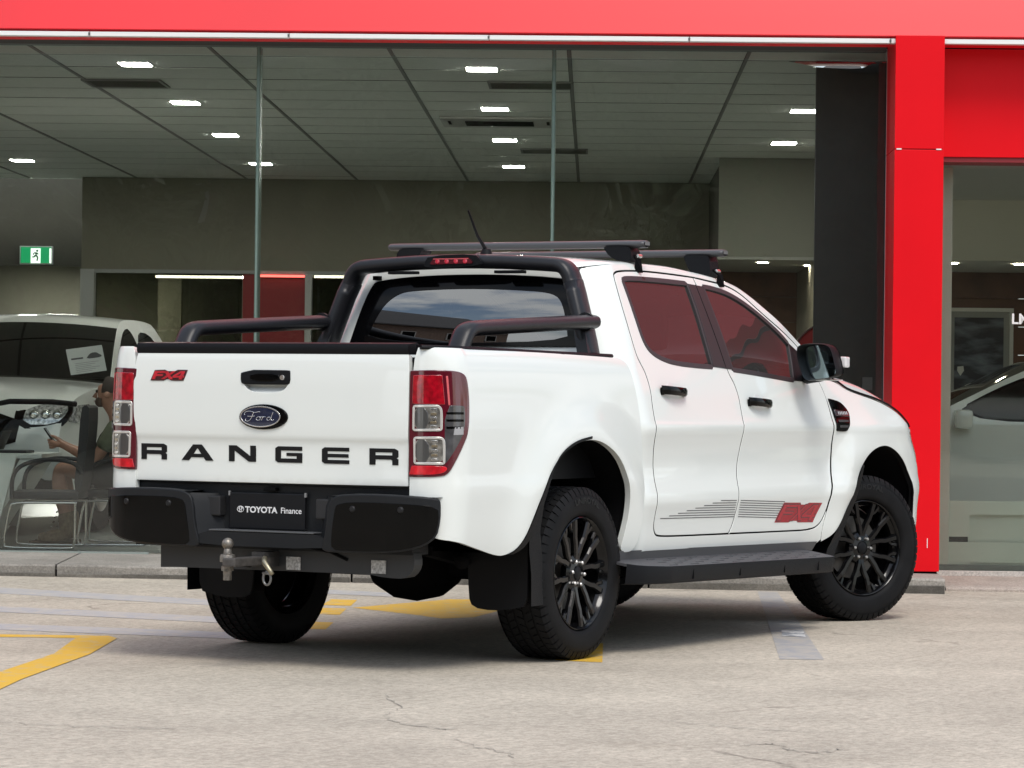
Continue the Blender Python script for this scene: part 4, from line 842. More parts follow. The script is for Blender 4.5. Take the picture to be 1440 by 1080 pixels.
# ---- cab rear, roof, screens
LEAN = lambda z: .46+.2*max(0, z-1.3)
zr = curve([(.50, 1.752), (.56, 1.772), (.68, 1.788), (.859, 1.793), (1.276, 1.790), (1.50, 1.778), (1.737, 1.759), (1.873, 1.744), (2.001, 1.719), (2.118, 1.676), (2.225, 1.625), (2.338, 1.571), (2.486, 1.503), (2.633, 1.432), (2.74, 1.372), (2.86, 1.30)])
def crown(x): return .030 if x < 1.6 else .030+.05*min(1, (x-1.6)/.6)
def roof(x, q):
    """q from -1 (right rail) to 1 (left rail)"""
    s = -1 if q < 0 else 1; a = abs(q); z0 = zr(x); E_ = -cab(x, z0)[1]; dydz = (-cab(x, z0-.02)[1]-E_)/.02
    yi = E_-.085; zi = z0+.020; cx_ = E_-dydz*.016; cz_ = z0+.016
    if a > .8:
        t = (1-a)/.2; y = (1-t)**2*E_+2*t*(1-t)*cx_+t*t*yi; z = (1-t)**2*z0+2*t*(1-t)*cz_+t*t*zi
    else: y = yi*a/.8; z = zi+crown(x)*(1-(a/.8)**2)
    return (x, s*y, z)
qs = [-1+.025*k for k in range(9)]+[-.8+.05*k for k in range(1, 32)]+[.8+.025*k for k in range(9)]
X1 = [.535]+[.56+.05*k for k in range(26)]
def sheet(name, xs_, qs_, m, parent, fn=roof):
    mb = MB(); V = [fn(x, q) for x in xs_ for q in qs_]; n_ = len(qs_); mb.add(V, [(i*n_+j, (i+1)*n_+j, (i+1)*n_+j+1, i*n_+j+1) for i in range(len(xs_)-1) for j in range(n_-1)]); o = mb.build(name, m, parent, True, fix=False); return o
def upfix(o):
    b = bmesh.new(); b.from_mesh(o.data); bmesh.ops.recalc_face_normals(b, faces=b.faces)
    if sum(f.normal.z for f in b.faces) < 0: bmesh.ops.reverse_faces(b, faces=b.faces)
    b.to_mesh(o.data); b.free()
rf = sheet('roof', X1, qs, WHITE, TK); upfix(rf)
X2 = [1.81+.05*k for k in range(22)]
for nm, qq, m_ in (('pillar_skin', [q for q in qs if q <= -.79], WHITE), ('pillar_skin', [q for q in qs if q >= .79], WHITE), ('windscreen', [q for q in qs if -.81 < q < .81], CARGLASS)):
    o = sheet(nm, X2, qq, m_, TK); upfix(o)
# dark headlining so that the cab is closed under the roof
def cabback(y, z): return (LEAN(z)-.012*(1-(y/.7)**2), y, z)
def screen(y, z):
    t = (z-1.40)/.34; return (.474-.030*(1-(y/.7)**2)+.004*t+.050*max(0, t)**2, y, z)
cbx = lambda z: -cab(LEAN(z)+.004, z)[1]+.003
CB = [(-cbx(z), z) for z in (.50, .8, 1.1, 1.30, 1.40, 1.5, 1.6, 1.70, 1.745)]+[(-.45, 1.772), (-.2, 1.785), (0, 1.788), (.2, 1.785), (.45, 1.772)]+[(cbx(z), z) for z in (1.745, 1.70, 1.6, 1.5, 1.40, 1.30, 1.1, .8, .50)]
RW = [(-.652,1.40),(-.652,1.40),(-.60,1.62),(-.578,1.695),(-.555,1.714),(-.3,1.735),(0,1.742),(.3,1.735),(.51,1.714),(.535,1.695),(.57,1.62),(.645,1.40),(.645,1.40)]
RWI = [(-.555,1.41),(-.545,1.50),(-.515,1.60),(-.46,1.646),(-.30,1.664),(0,1.674),(.30,1.664),(.395,1.646),(.46,1.60),(.52,1.50),(.548,1.41)]
RWI = [(-.560,1.415),(-.548,1.50),(-.520,1.60),(-.47,1.650),(-.30,1.664),(0,1.674),(.30,1.664),(.375,1.650),(.45,1.60),(.505,1.51),(.548,1.415)]
cb = panel('cab_rear', cabback, CB, [RW], WHITE, TK, .03, 0, .02, sm=0, smh=1)
panel('window_border', screen, inset(chaikin(RW, 1), .003), [RWI], FRIT, cb, .03, 0, .004, off=.003, sm=1, smh=2)
panel('rear_window', screen, RWI, [], glass('rear window glass', (.04, .045, .05), 4.6), cb, .03, -.004, 0, off=.0045, sm=2)
mb = MB(); mb.box(.50, .50, 1.715, .535, .53, 1.735); mb.build('window_clip', DARK, cb)
# hood
ze = curve([(2.70, 1.285), (2.80, 1.275), (2.89, 1.262), (2.99, 1.222), (3.14, 1.195), (3.319, 1.168), (3.475, 1.131), (3.60, 1.085), (3.70, 1.03), (3.79, .99), (3.90, .95), (4.0, .92)])
hb_ = curve([(2.70, .04), (2.85, .055), (2.99, .085), (3.15, .10), (3.5, .09), (3.8, .06), (4.0, .03)])
def hood(x, q):
    a = abs(q); z0 = ze(x)+.002; y0 = -cab(min(x, 3.86), z0)[1]-.003-max(0, x-3.86)*1.5
    return (x, y0*q, z0+hb_(x)*(1-a**9)+.02*(1-a*a))
o = sheet('hood', [2.71+.04*k for k in range(32)], [-1+.05*k for k in range(41)], WHITE, TK, hood); upfix(o)
for s in (-1, 1):
    mb = MB(); V = []
    for k in range(33):
        x = 2.86+.027*k; p = hood(x, -1 if s < 0 else 1); V.append((x, p[1]+s*.006, ze(x)+.006))
    mb.tube(V, .0052, 6); mb.build('bonnet_seam', GAPSHADE, TK)
# nose: grille, bumper
def nose(y, z): return (4.03-.34*abs(y/.86)**3.2-.05*(z-.7)**2, y, z)
NC = Vector((2.5, 0, .8))
panel('front_bumper', nose, [(-.80,.46),(-.82,.80),(-.55,.72),(.55,.72),(.82,.80),(.80,.46)], [], WHITE, TK, .04, 0, .03, center=NC, sm=1)
panel('grille', nose, [(-.56,.725),(-.60,.93),(.60,.93),(.56,.725)], [], GLOSSB, TK, .05, 0, .03, center=NC, sm=1, off=.01)
# ---- interior of the cab
SEAT = mat('seat fabric', (.020, .020, .022), .8)
for (x, y) in ((1.75, .37), (1.75, -.37), (.95, .40), (.95, -.40), (.95, 0)):
    mb = MB(); mb.box(x-.02, y-.24, .62, x+.48, y+.24, .80, ch=.05); R3 = Matrix.Rotation(math.radians(-14), 3, 'Y'); mb.box(x-.10, y-.23, .75, x+.03, y+.23, 1.36, R=R3, c=(x, y, .75), ch=.045); mb.box(x-.20, y-.12, 1.40, x-.11, y+.12, 1.58, ch=.035); mb.build('seat', SEAT, TK, True, 40)
mb = MB(); mb.box(2.35, -.72, .85, 2.72, .72, 1.22, ch=.06); mb.build('dashboard', SEAT, TK, True, 40)
mb = MB(); mb.lathe([(.17, -.014), (.19, 0), (.17, .014), (.155, 0), (.17, -.014)], 32, 'x', (2.22, -.37, 1.17)); mb.build('steering_wheel', SEAT, TK, True)
mb = MB(); mb.box(.50, -.84, .46, 2.70, .84, .50); mb.box(.52, -.70, .5, .54, .70, 1.38); mb.build('cab_floor', DARK, TK)
mb = MB(); V = [(x, y*.56, zr(x)-.03) for x in (.60, 1.2, 1.75) for y in (-1, 1)]; mb.add(V, [(0, 1, 3, 2), (2, 3, 5, 4)]); mb.build('headlining', SEAT, TK)
# ---- rear bumper
bpx = curve([(0, -1.236), (.60, -1.235), (.70, -1.226), (.78, -1.204), (.84, -1.168), (.875, -1.125), (.895, -1.07), (.91, -.98)])
def bmp(y, z): return (bpx(abs(y))+.02*max(0, (.62-z))/.1*.35, y, z)
bp_ = empty('rear_bumper'); bp_.parent = TK
for s in (-1, 1):
    o_ = [(.342,.600),(.352,.70),(.372,.732),(.43,.745),(.60,.748),(.80,.742),(.895,.735),(.900,.72),(.900,.65),(.885,.585),(.84,.552),(.75,.528),(.60,.515),(.40,.512),(.32,.512),(.325,.54)]
    nar = lambda a: a if a < .6 else .6+(a-.6)*.83
    o_ = [(s*nar(a), b) for a, b in o_]
    gp = [(.392,.62),(.402,.700),(.43,.714),(.60,.717),(.78,.713),(.885,.708),(.888,.64),(.868,.588),(.80,.552),(.70,.537),(.52,.536),(.388,.540)]
    gp = [(.386,.70),(.405,.708),(.45,.717),(.60,.719),(.78,.715),(.893,.707),(.897,.65),(.882,.587),(.838,.554),(.75,.530),(.60,.517),(.44,.515),(.365,.517),(.366,.57),(.376,.64)]
    gp = [(s*nar(a), b) for a, b in gp]
    panel('corner_frame', bmp, o_, [], BUMP, bp_, .02, 0, .05, sm=1, smh=1, roll=.008)
    panel('gloss_panel', bmp, gp, [], GLOSSB, bp_, .02, 0, .006, off=-.0015, sm=1, roll=.0025)
    for yy, zz in ((.470, .690), (.70, .692)):
        mb = MB(); p = bmp(yy, zz); mb.lathe([(0, -.004), (.010, -.004), (.013, 0), (.015, .004)], 18, 'x', (p[0]-.004, s*yy, zz)); mb.build('parking_sensor', mat('sensor grey', (.012, .012, .013), .4, spec=.3), bp_, True, 40)
    # top step pad of the corner
    mb = MB(); Y = [.36, .45, .6, .7, .75, .80, .83, .844]; V = []
    for y in Y: x = bpx(y); V += [(x+.004, s*y, .744), (-1.02, s*min(y, .88), .752)]
    mb.add(V, [(2*i, 2*i+2, 2*i+3, 2*i+1) for i in range(len(Y)-1)]); mb.build('corner_top', BUMP, bp_, True)
    # inner wall of the corner towards the plate recess
    mb = MB(); V = []
    for y, z in ((.325, .545), (.342, .60), (.352, .70), (.372, .738)): V += [(bpx(y)+.006, s*y, z), (-1.15, s*(y-.075), z-.002), (-1.115, s*(y-.10), z)]
    mb.add(V, [(3*i+k, 3*i+3+k, 3*i+4+k, 3*i+1+k) for i in range(3) for k in range(2)]); mb.build('recess_wall', BUMP, bp_, True, 40)
    mb = MB(); mb.box(min(-1.172, -1.14), min(s*.245, s*.33), .640, -1.12, max(s*.245, s*.33), .725, ch=.006); mb.build('foot_step', mat('step hole', (.012, .012, .013), .6), bp_)
mb = MB(); mb.prism(chaikin([(-.33,.56),(-.27,.575),(-.27,.575),(.27,.575),(.27,.575),(.33,.56),(.345,.545),(.345,.515),(-.345,.515),(-.345,.545)], 1), lambda y, z: (-1.222, y, z), lambda y, z: (-1.05, y, z)); mb.build('lower_beam', BUMP, bp_)
mb = MB(); mb.box(-1.222, -.268, .578, -1.125, .268, .584, ch=.002); mb.build('recess_ledge', mat('ledge grey', (.075, .078, .082), .45), bp_)
mb = MB(); mb.box(-1.128, -.70, .50, -1.0, .72, .775); mb.build('recess_back', BUMP, bp_)
mb = MB(); mb.box(-1.195, -.34, .515, -1.05, .34, .54); mb.build('underside', DARK, bp_)
# valance between bed bottom edge and bumper
mb = MB(); mb.box(-1.10, -.82, .60, -1.0, .84, .80); mb.build('bed_sill_panel', mat('sill dark', (.03, .032, .034), .5), bp_)
# number plate
pl = empty('number_plate'); pl.parent = TK
mb = MB(); mb.box(-1.150, -.178, .586, -1.142, .213, .744, ch=.006); mb.build('plate_board', mat('plate black', (.007, .0075, .009), .42, spec=.2), pl)
PW = mat('plate white print', (.72, .72, .72), .5)
M4 = Matrix.Translation((-1.1512, .128, .6585)) @ Matrix.Rotation(-PI/2, 4, 'Z') @ Matrix.Rotation(PI/2, 4, 'X')
me = text_mesh('TOYOTA', .0355, .0004, .0011, 1.12); w1 = max(v.co.x for v in me.vertices); link('plate_text', xf(me, M4), PW, pl)
me = text_mesh('Finance', .0355, .0004, .0003, 1.0); link('plate_text', xf(me, M4 @ Matrix.Translation((w1+.016, 0, 0))), PW, pl)
mb = MB()
for (cy, cz, a, b) in ((.152, .671, .0165, .0125), (.152, .6755, .0095, .0058), (.152, .671, .0052, .0118)): mb.tube([(-1.1515, y, z) for y, z in ell(cy, cz, a, b, 28)], .0014, 6, closed=True, up=(1, 0, 0))
mb.build('plate_emblem', PW, pl)
mb = MB(); mb.box(-1.151, .208, .728, -1.140, .217, .748, ch=.002); mb.box(-1.151, -.182, .728, -1.140, -.173, .748, ch=.002); mb.build('plate_clip', mat('clip grey', (.2, .2, .2), .4), pl)
mb = MB(); mb.box(-1.16, -.03, .752, -1.13, .03, .768, ch=.004); mb.build('plate_lamp', DARK, pl)
# ---- tow bar
tb = empty('tow_bar'); tb.parent = TK
mb = MB(); mb.prism(chaikin([(.587,.512),(.587,.512),(.3,.516),(-.40,.520),(-.66,.528),(-.70,.520),(-.712,.47),(-.700,.43),(-.663,.400),(-.56,.402),(-.487,.413),(0,.411),(.462,.409),(.587,.405),(.587,.405)], 1), lambda y, z: (-1.125, y, z), lambda y, z: (-1.06, y, z)); mb.build('cross_beam', mat('tow bar steel', (.020, .021, .022), .5, bump=(300, .3)), tb)
mb = MB(); mb.tube([(-1.07, .0, .462), (-1.24, .0, .462)], .045, 4, up=(0, 1, 1)); mb.build('receiver', mat('receiver', (.03, .028, .027), .5), tb)
mb = MB(); mb.box(-1.46, -.032, .440, -1.16, .032, .476, ch=.006); mb.build('ball_mount', mat('ball mount', (.055, .050, .046), .5, noise=(40, .4)), tb)
mb = MB(); mb.lathe([(0, -.075), (.018, -.075), (.020, -.02), (.033, -.018), (.033, .004), (.030, .012), (.018, .016), (.0155, .036)]+[(.025*math.cos(t), .058+.025*math.sin(t)) for t in [-.95+k*.2 for k in range(13)]]+[(0, .083)], 28, 'z', (-1.40, .045, .476)); mb.build('tow_ball', STEEL, tb, True, 40)
mb = MB(); mb.lathe([(0, -.03), (.026, -.03), (.026, -.05), (.018, -.052), (.018, -.09), (0, -.09)], 6, 'z', (-1.40, .045, .470)); mb.build('ball_nut', STEEL, tb)
mb = MB(); mb.tube([(-1.27, -.055, .470), (-1.30, -.075, .455), (-1.30, -.105, .42), (-1.30, -.115, .405)], [.013, .012, .010, .009], 10); mb.build('hitch_pin', mat('zinc pin', (.32, .29, .21), .4, metal=.8), tb, True)
mb = MB(); mb.tube([(-1.29, -.082+.019*math.cos(t), .388+.028*math.sin(t)) for t in [2*PI*k/20 for k in range(20)]], .0055, 8, closed=True, up=(1, 0, 0)); mb.tube([(-1.29, -.06, .41), (-1.29, -.11, .407)], .006, 8); mb.build('shackle', mat('shackle steel', (.22, .22, .22), .4, metal=.9), tb, True)
for y in (-.108, -.536):
    mb = MB(); mb.box(-1.131, y-.036, .418, -1.126, y+.036, .474, ch=.001); mb.build('rating_plate', mat('rating plate', (.36, .35, .33), .45, noise=(90, .5)), tb)
mb = MB(); mb.box(-1.20, .07, .425, -1.126, .14, .465, ch=.005); mb.build('trailer_socket', BLACKP, tb)
mb = MB(); mb.tube([(-1.126, -.20, .515), (-1.13, -.30, .500), (-1.128, -.38, .47)], .007, 6); mb.build('wiring', DARK, tb)
# ---- underbody
ub = empty('chassis'); ub.parent = TK
for y in (-.47, .47):
    mb = MB(); mb.tube([(-1.08, y, .56), (-.6, y, .58), (-.1, y, .66), (.5, y, .54), (2.4, y, .50), (3.9, y, .56)], 1, prof=[(-.04, -.07), (.04, -.07), (.04, .07), (-.04, .07)]); mb.build('frame_rail', DARK, ub)
    mb = MB(); mb.tube([(-.75, y*1.15, .50), (-.35, y*1.15, .43), (0, y*1.15, .41), (.35, y*1.15, .44), (.60, y*1.15, .50)], 1, prof=[(-.03, -.02), (.03, -.02), (.03, .02), (-.03, .02)]); mb.build('leaf_spring', DARK, ub)
mb = MB(); mb.tube([(0, -.68, .385), (0, .68, .385)], .05, 14); mb.build('rear_axle', DARK, ub, True, 40)
mb = MB(); V = []
mb.lathe([(.0, -.22), (.08, -.20), (.135, -.12), (.160, 0), (.150, .10), (.10, .20), (0, .24)], 24, 'y', (0.02, -.03, .385)); mb.build('differential', DARK, ub, True)
mb = MB(); mb.box(.25, -.52, .42, 2.6, .48, .46); mb.box(.45, .12, .34, 1.5, .46, .44, ch=.03); mb.box(2.6, -.5, .35, 3.6, .5, .5, ch=.05); mb.build('fuel_tank_and_guard', DARK, ub)
mb = MB(); mb.lathe([(.10, -.10), (.30, -.11), (.355, -.08), (.365, 0), (.355, .08), (.30, .11), (.10, .10)], 32, 'z', (-.66, 0, .60)); mb.build('spare_tyre', RUBBER, ub, True)
mb = MB(); mb.tube([(1.2, -.25, .40), (.4, -.30, .42), (.15, -.40, .50), (-.3, -.42, .52), (-.55, -.60, .48), (-.65, -.66, .45)], .032, 12); mb.build('exhaust', DARK, ub, True)
mb = MB(); mb.box(-1.05, -.6, .60, .4, .6, .64); mb.build('bed_underside', DARK, ub)
for y in (-.36, .36): mb = MB(); mb.tube([(-.06, y, .40), (.10, y*.9, .70)], .03, 10); mb.build('shock_absorber', DARK, ub, True, 40)
mb = MB(); mb.tube([(3.21, -.68, .385), (3.21, .68, .385)], .045, 12); mb.build('front_axle', DARK, ub, True, 40)
# ---- wheels
tyre = MB()
tyre.lathe([(.250, .118), (.252, -.105), (.259, -.119), (.268, -.125), (.274, -.1285), (.281, -.1295), (.30, -.1325), (.325, -.1315), (.345, -.128), (.362, -.120), (.373, -.106), (.3775, -.095), (.3795, 0), (.3775, .095), (.373, .106), (.345, .128), (.30, .1325), (.26, .12), (.250, .118)], 96, 'y')
tym = tyre.mesh('tyre', True, True, 50); tym.materials.append(RUBBER)
tr_ = MB(); NB = 58
for row, (yc, w_, ph) in enumerate(((-.0905, .040, 0), (-.045, .033, .5), (0, .033, .2), (.045, .033, .6), (.0905, .040, .1))):
    for k in range(NB):
        a = 2*PI*(k+ph)/NB; da = 2*PI/NB*.455; r0, r1 = .372, .3845
        sk = .35*da*(1 if row % 2 else -1); V = []
        for rr, sh in ((r0, 1.0), (r1, .88)):
            for (ya, aa) in ((-1, -1), (1, -1), (1, 1), (-1, 1)):
                rad = rr-(.006 if (row == 0 and ya < 0) or (row == 4 and ya > 0) else 0); t = a+da*aa*sh+sk*ya; V.append((rad*math.cos(t), yc+ya*w_/2*sh, rad*math.sin(t)))
        tr_.add(V, [(4, 5, 6, 7), (0, 1, 5, 4), (1, 2, 6, 5), (2, 3, 7, 6), (3, 0, 4, 7)])
for sgn in (-1, 1):
    for k in range(NB):   # shoulder lugs down the sidewall
        a = 2*PI*k/NB; da = 2*PI/NB*.40; V = []
        for (rr, yy) in ((.3835, .108), (.369, .1195), (.349, .1275)):
            for aa in (-1, 1): V.append((rr*math.cos(a+da*aa), sgn*(yy+.0013), rr*math.sin(a+da*aa)))
        for (rr, yy) in ((.379, .100), (.366, .114), (.348, .1255)):
            for aa in (-1, 1): V.append((rr*math.cos(a+da*aa), sgn*yy, rr*math.sin(a+da*aa)))
        tr_.add(V, [(0, 1, 3, 2), (2, 3, 5, 4), (0, 2, 8, 6), (2, 4, 10, 8), (1, 7, 9, 3), (3, 9, 11, 5)])
trm_ = tr_.mesh('tread_blocks'); trm_.materials.append(RUBBER)
# raised sidewall lettering bent round the tyre
tx = MB()
def arctext(s, r, mid, size):
    me = text_mesh(s, size, .0012, .0012, 1.25); xs_ = [v.co.x for v in me.vertices]; w_ = max(xs_)-min(xs_)
    V = []
    for v in me.vertices:
        a = mid-(v.co.x-w_/2)/r; rr = r+v.co.y; V.append((rr*math.cos(a), -.1325-.0012+(.0008 if v.co.z < 0 else -.0006)+max(0, rr-.325)*.12, rr*math.sin(a)))
    tx.add(V, [tuple(p.vertices) for p in me.polygons]); bpy.data.meshes.remove(me)
arctext('UNIROYAL', .312, PI/2+.05, .036)
txm = tx.mesh('sidewall_lettering', False, False); txm.materials.append(mat('raised rubber', (.0125, .0125, .0125), .5, spec=.2))
rim = MB(); rim.lathe([(.2495, -.113), (.2525, -.118), (.2490, -.1205), (.2445, -.117), (.240, -.105), (.233, -.094), (.224, -.085), (.218, -.04), (.215, .10), (.248, .112)], 72, 'y'); rimm = rim.mesh('rim', True, True, 35); rimm.materials.append(WHEELB)
sp = MB()
def spoke(path, w0, w1, dep=.026):
    n_ = len(path)
    V = []
    for i, (r, t, y) in enumerate(path):
        w = w0+(w1-w0)*i/(n_-1); r2, t2 = path[min(i+1, n_-1)][:2]; r1, t1 = path[max(i-1, 0)][:2]
        r = r*1.088 if r > .1 else r
        d = Vector((r2*math.cos(t2)-r1*math.cos(t1), r2*math.sin(t2)-r1*math.sin(t1))).normalized(); nn = Vector((-d.y, d.x)); p = Vector((r*math.cos(t), r*math.sin(t)))
        for (k, dy) in ((-.62, 0), (.62, 0), (1, .008), (.8, dep), (-.8, dep), (-1, .008)): q = p+nn*w*k; V.append((q.x, y+dy, q.y))
    F = [(i*6+k, i*6+(k+1) % 6, (i+1)*6+(k+1) % 6, (i+1)*6+k) for i in range(n_-1) for k in range(6)]+[tuple(range(6)), tuple((n_-1)*6+k for k in range(6))]
    sp.add(V, F)
for k in range(6):
    t0 = PI/2+k*PI/3
    for s in (-1, 1):
        spoke([(.050, t0+s*.12, -.092), (.085, t0+s*.13, -.097), (.120, t0+s*.20, -.101), (.150, t0+s*.262, -.104), (.185, t0+s*.262, -.107), (.215, t0+s*.262, -.108), (.2215, t0+s*.262, -.108)], .0140, .0165)
    t1 = t0+PI/6
    for s in (-1, 1):
        spoke([(.165, t1+s*.25, -.098), (.19, t1+s*.13, -.100), (.2195, t1+s*.10, -.104)], .008, .011, .018)
sp.lathe([(0, -.094), (.034, -.094), (.036, -.098), (.062, -.094), (.082, -.086), (.086, -.06), (0, -.06)], 36, 'y')
spm = sp.mesh('spokes', False); spm.materials.append(WHEELB)
hc = MB(); hc.lathe([(0, -.104), (.026, -.104), (.031, -.100), (.032, -.09)], 28, 'y'); hcm = hc.mesh('centre_cap', True, True, 40); hcm.materials.append(BLACKP)
nut = MB(); nut.lathe([(0, -.113), (.006, -.113), (.0095, -.109), (.0105, -.088)], 6, 'y'); nutm = nut.mesh('wheel_nut'); nutm.materials.append(mat('wheel nut metal', (.45, .45, .45), .3, metal=1))
dk = MB(); dk.lathe([(0, -.02), (.165, -.02), (.165, .0), (0, .0)], 40, 'y'); dkm = dk.mesh('brake_disc', True, True, 30); dkm.materials.append(mat('brake disc', (.10, .095, .09), .4, metal=.7))
wb = MB(); wb.lathe([(0, .02), (.214, .02)], 40, 'y'); wbm = wb.mesh('backing_plate'); wbm.materials.append(DARK)
def wheel(x, y, rz, rot):
    w_ = empty('wheel'); w_.parent = TK; w_.location = (x, y, .3848); w_.rotation_euler = (0, rot, rz); w_.rotation_mode = 'XYZ'
    for nm, me in (('tyre', tym), ('sidewall_lettering', txm), ('rim', rimm), ('spokes', spm), ('centre_cap', hcm), ('brake_disc', dkm), ('backing_plate', wbm)): link(nm, me, parent=w_)
    o = link('tread_blocks', trm_, parent=w_); o['kind'] = 'stuff'
    for k in range(6):
        t = PI/2+PI/6+k*PI/3; link('wheel_nut', nutm, parent=w_, loc=(.055*math.cos(t), .002, .055*math.sin(t)))
STEER = math.radians(-25)
wheel(0, -.775, 0, .12); wheel(0, .775, PI, .3); wheel(3.215, -.775, STEER, .05); wheel(3.215, .775, PI+STEER, .5)
# ---- sports bar
sb = empty('sports_bar'); sb.parent = TK
OV = [(.050*math.cos(2*PI*k/16), .030*math.sin(2*PI*k/16)) for k in range(16)]
path = [(.36, -.735, 1.36), (.375, -.722, 1.42), (.39, -.695, 1.52), (.405, -.660, 1.64), (.412, -.640, 1.70)]
arc = [(-.605, 1.69), (-.586, 1.742), (-.550, 1.774), (-.47, 1.780)]
ap = chaikin(arc, 3, False)
full = [(.385, -.716, 1.36), (.390, -.700, 1.42), (.404, -.664, 1.53), (.418, -.626, 1.64)]+[(.428, y, z) for y, z in ap]+[(.43, y, 1.781+.016*(1-(y/.45)**2)) for y in (-.4, -.25, -.1)]
full = full+[(.43, 0, 1.797)]+[(x, -y, z) for x, y, z in full[::-1]]
mb = MB(); ring = []
# sweep an oval whose long axis stays along the truck (x)
P = [Vector(p) for p in full]; V = []
for i, p in enumerate(P):
    d = (P[min(i+1, len(P)-1)]-P[max(i-1, 0)]).normalized(); ax = Vector((1, 0, 0)); ax = (ax-ax.dot(d)*d).normalized(); bx = d.cross(ax)
    wy = .037 if abs(p.y) > .6 and p.z < 1.7 else .034
    for k in range(20): t = 2*PI*k/20; V.append(p+ax*.062*(abs(math.cos(t))**.7)*(1 if math.cos(t) > 0 else -1)+bx*wy*(abs(math.sin(t))**.8)*(1 if math.sin(t) > 0 else -1))
n_ = len(P); mb.add(V, [(i*20+k, i*20+(k+1) % 20, (i+1)*20+(k+1) % 20, (i+1)*20+k) for i in range(n_-1) for k in range(20)]); mb.build('hoop', BLACKM, sb, True)
for s in (-1, 1):
    rp_ = chaikin([(.40, 1.512), (.36, 1.512), (-.50, 1.468), (-.64, 1.461), (-.735, 1.452), (-.775, 1.40), (-.80, 1.355)], 2, False)
    mb = MB(); P = [Vector((x, s*(.715+.0*x), z)) for x, z in rp_]; V = []
    for i, p in enumerate(P):
        d = (P[min(i+1, len(P)-1)]-P[max(i-1, 0)]).normalized(); ax = Vector((0, 1, 0)); bx = d.cross(ax)
        for k in range(18): t = 2*PI*k/18; V.append(p+ax*.050*math.cos(t)+bx*.0335*(abs(math.sin(t))**.75)*(1 if math.sin(t) > 0 else -1))
    n_ = len(P); mb.add(V, [(i*18+k, i*18+(k+1) % 18, (i+1)*18+(k+1) % 18, (i+1)*18+k) for i in range(n_-1) for k in range(18)]+[tuple(range(18)), tuple((n_-1)*18+k for k in range(18))]); mb.build('side_rail', BLACKM, sb, True, 60)
    mb = MB(); mb.prism([(.43, 1.362), (.315, 1.362), (.33, 1.43), (.345, 1.47), (.43, 1.47)], lambda x, z: (x, s*(.748-(z-1.36)*.32), z), lambda x, z: (x, s*(.69-(z-1.36)*.32), z)); mb.build('hoop_foot', BLACKM, sb)
    mb = MB(); mb.box(-.93, min(s*.68, s*.765), 1.362, -.79, max(s*.68, s*.765), 1.376, ch=.004); mb.build('rail_foot', BLACKP, sb)
    mb = MB(); mb.lathe([(.036, -.012), (.044, -.010), (.044, .010), (.036, .012)], 20, 'x', (.345, s*.715, 1.511)); mb.build('rail_collar', BLACKP, sb, True, 40)
for y in (.30, -.28): mb = MB(); mb.box(.385, y-.075, 1.738, .43, y+.075, 1.752, ch=.003); mb.build('hoop_pad', BLACKP, sb)
mb = MB(); mb.prism(chaikin([(.155,1.785),(.13,1.822),(-.12,1.828),(-.15,1.80),(-.16,1.775),(0,1.768),(.15,1.765)], 1), lambda y, z: (.352, y, z), lambda y, z: (.47, y, z)); hs = mb.build('brake_lamp_housing', BLACKP, sb)
mb = MB(); mb.prism([(.118,1.787),(.098,1.808),(-.088,1.812),(-.112,1.79),(-.108,1.784),(.112,1.780)], lambda y, z: (.3455, y, z), lambda y, z: (.352, y, z)); mb.build('brake_lens', LAMPDARK, hs)
for y in (.078, .028, -.022, -.072): mb = MB(); mb.lathe([(0, -.0025), (.009, -.002), (.012, 0)], 14, 'x', (.3452, y, 1.794)); mb.build('brake_light_cell', mat('cell red', (.62, .02, .05), .2, coat=1), hs)
mb = MB(); mb.box(.343, -.09, 1.8035, .3453, .10, 1.8075); mb.build('brake_lens_line', mat('lens streak', (.62, .12, .13), .15), hs)
# ---- roof bars
AER = [(.040*math.cos(t)*(1 if math.cos(t) > 0 else 1.0), .0145*math.sin(t)) for t in [2*PI*k/18 for k in range(18)]]
for x, zc in ((.955, 1.897), (1.80, 1.890)):
    rb = empty('roof_bar'); rb.parent = TK
    mb = MB(); V = []; Ys = [-.71, -.705, -.69, .69, .705, .71]
    for y in Ys:
        k_ = .75 if abs(y) > .707 else .95 if abs(y) > .70 else 1
        V += [(x+a*k_, y, zc+b*1.3*k_-.004*(y/.7)**2) for a, b in AER]
    mb.add(V, [(i*18+k, i*18+(k+1) % 18, (i+1)*18+(k+1) % 18, (i+1)*18+k) for i in range(5) for k in range(18)]); mb.build('bar', mat('bar grey metal', (.055, .056, .060), .35), rb, True, 60)
    for s in (-1, 1):
        mb = MB(); mb.add([(x-.025, s*.712, zc-.010), (x+.025, s*.712, zc-.010), (x+.025, s*.712, zc+.008), (x-.025, s*.712, zc+.008)], [(0, 1, 2, 3)]); mb.build('end_cap', mat('cap grey', (.12, .12, .12), .3), rb)
        zroof = zr(x)+.012
        ft = chaikin([(.655, zroof+.002), (.645, zc-.02), (.60, zc-.014), (.52, zc-.014), (.50, zc-.02), (.535, zroof+.028), (.58, zroof+.008)], 1)
        mb = MB(); mb.prism(ft, lambda y, z: (x-.048+.02*(zc-z), s*y, z), lambda y, z: (x+.048-.02*(zc-z), s*y, z)); mb.build('foot', BLACKP, rb)
        mb = MB(); ed = -cab(x, zr(x)-.01)[1]; mb.tube([(x, s*(.640), zroof+.045), (x, s*(ed+.012), zroof+.012), (x, s*(ed+.012), zr(x)-.035)], 1, prof=[(-.022, -.004), (.022, -.004), (.022, .004), (-.022, .004)]); mb.build('clamp', DARK, rb)
        mb = MB(); mb.tube([(x-.015, s*.668, zroof+.032), (x+.02, s*.668, zroof+.032)], .009, 10); mb.build('clamp_bolt', CHROME, rb)
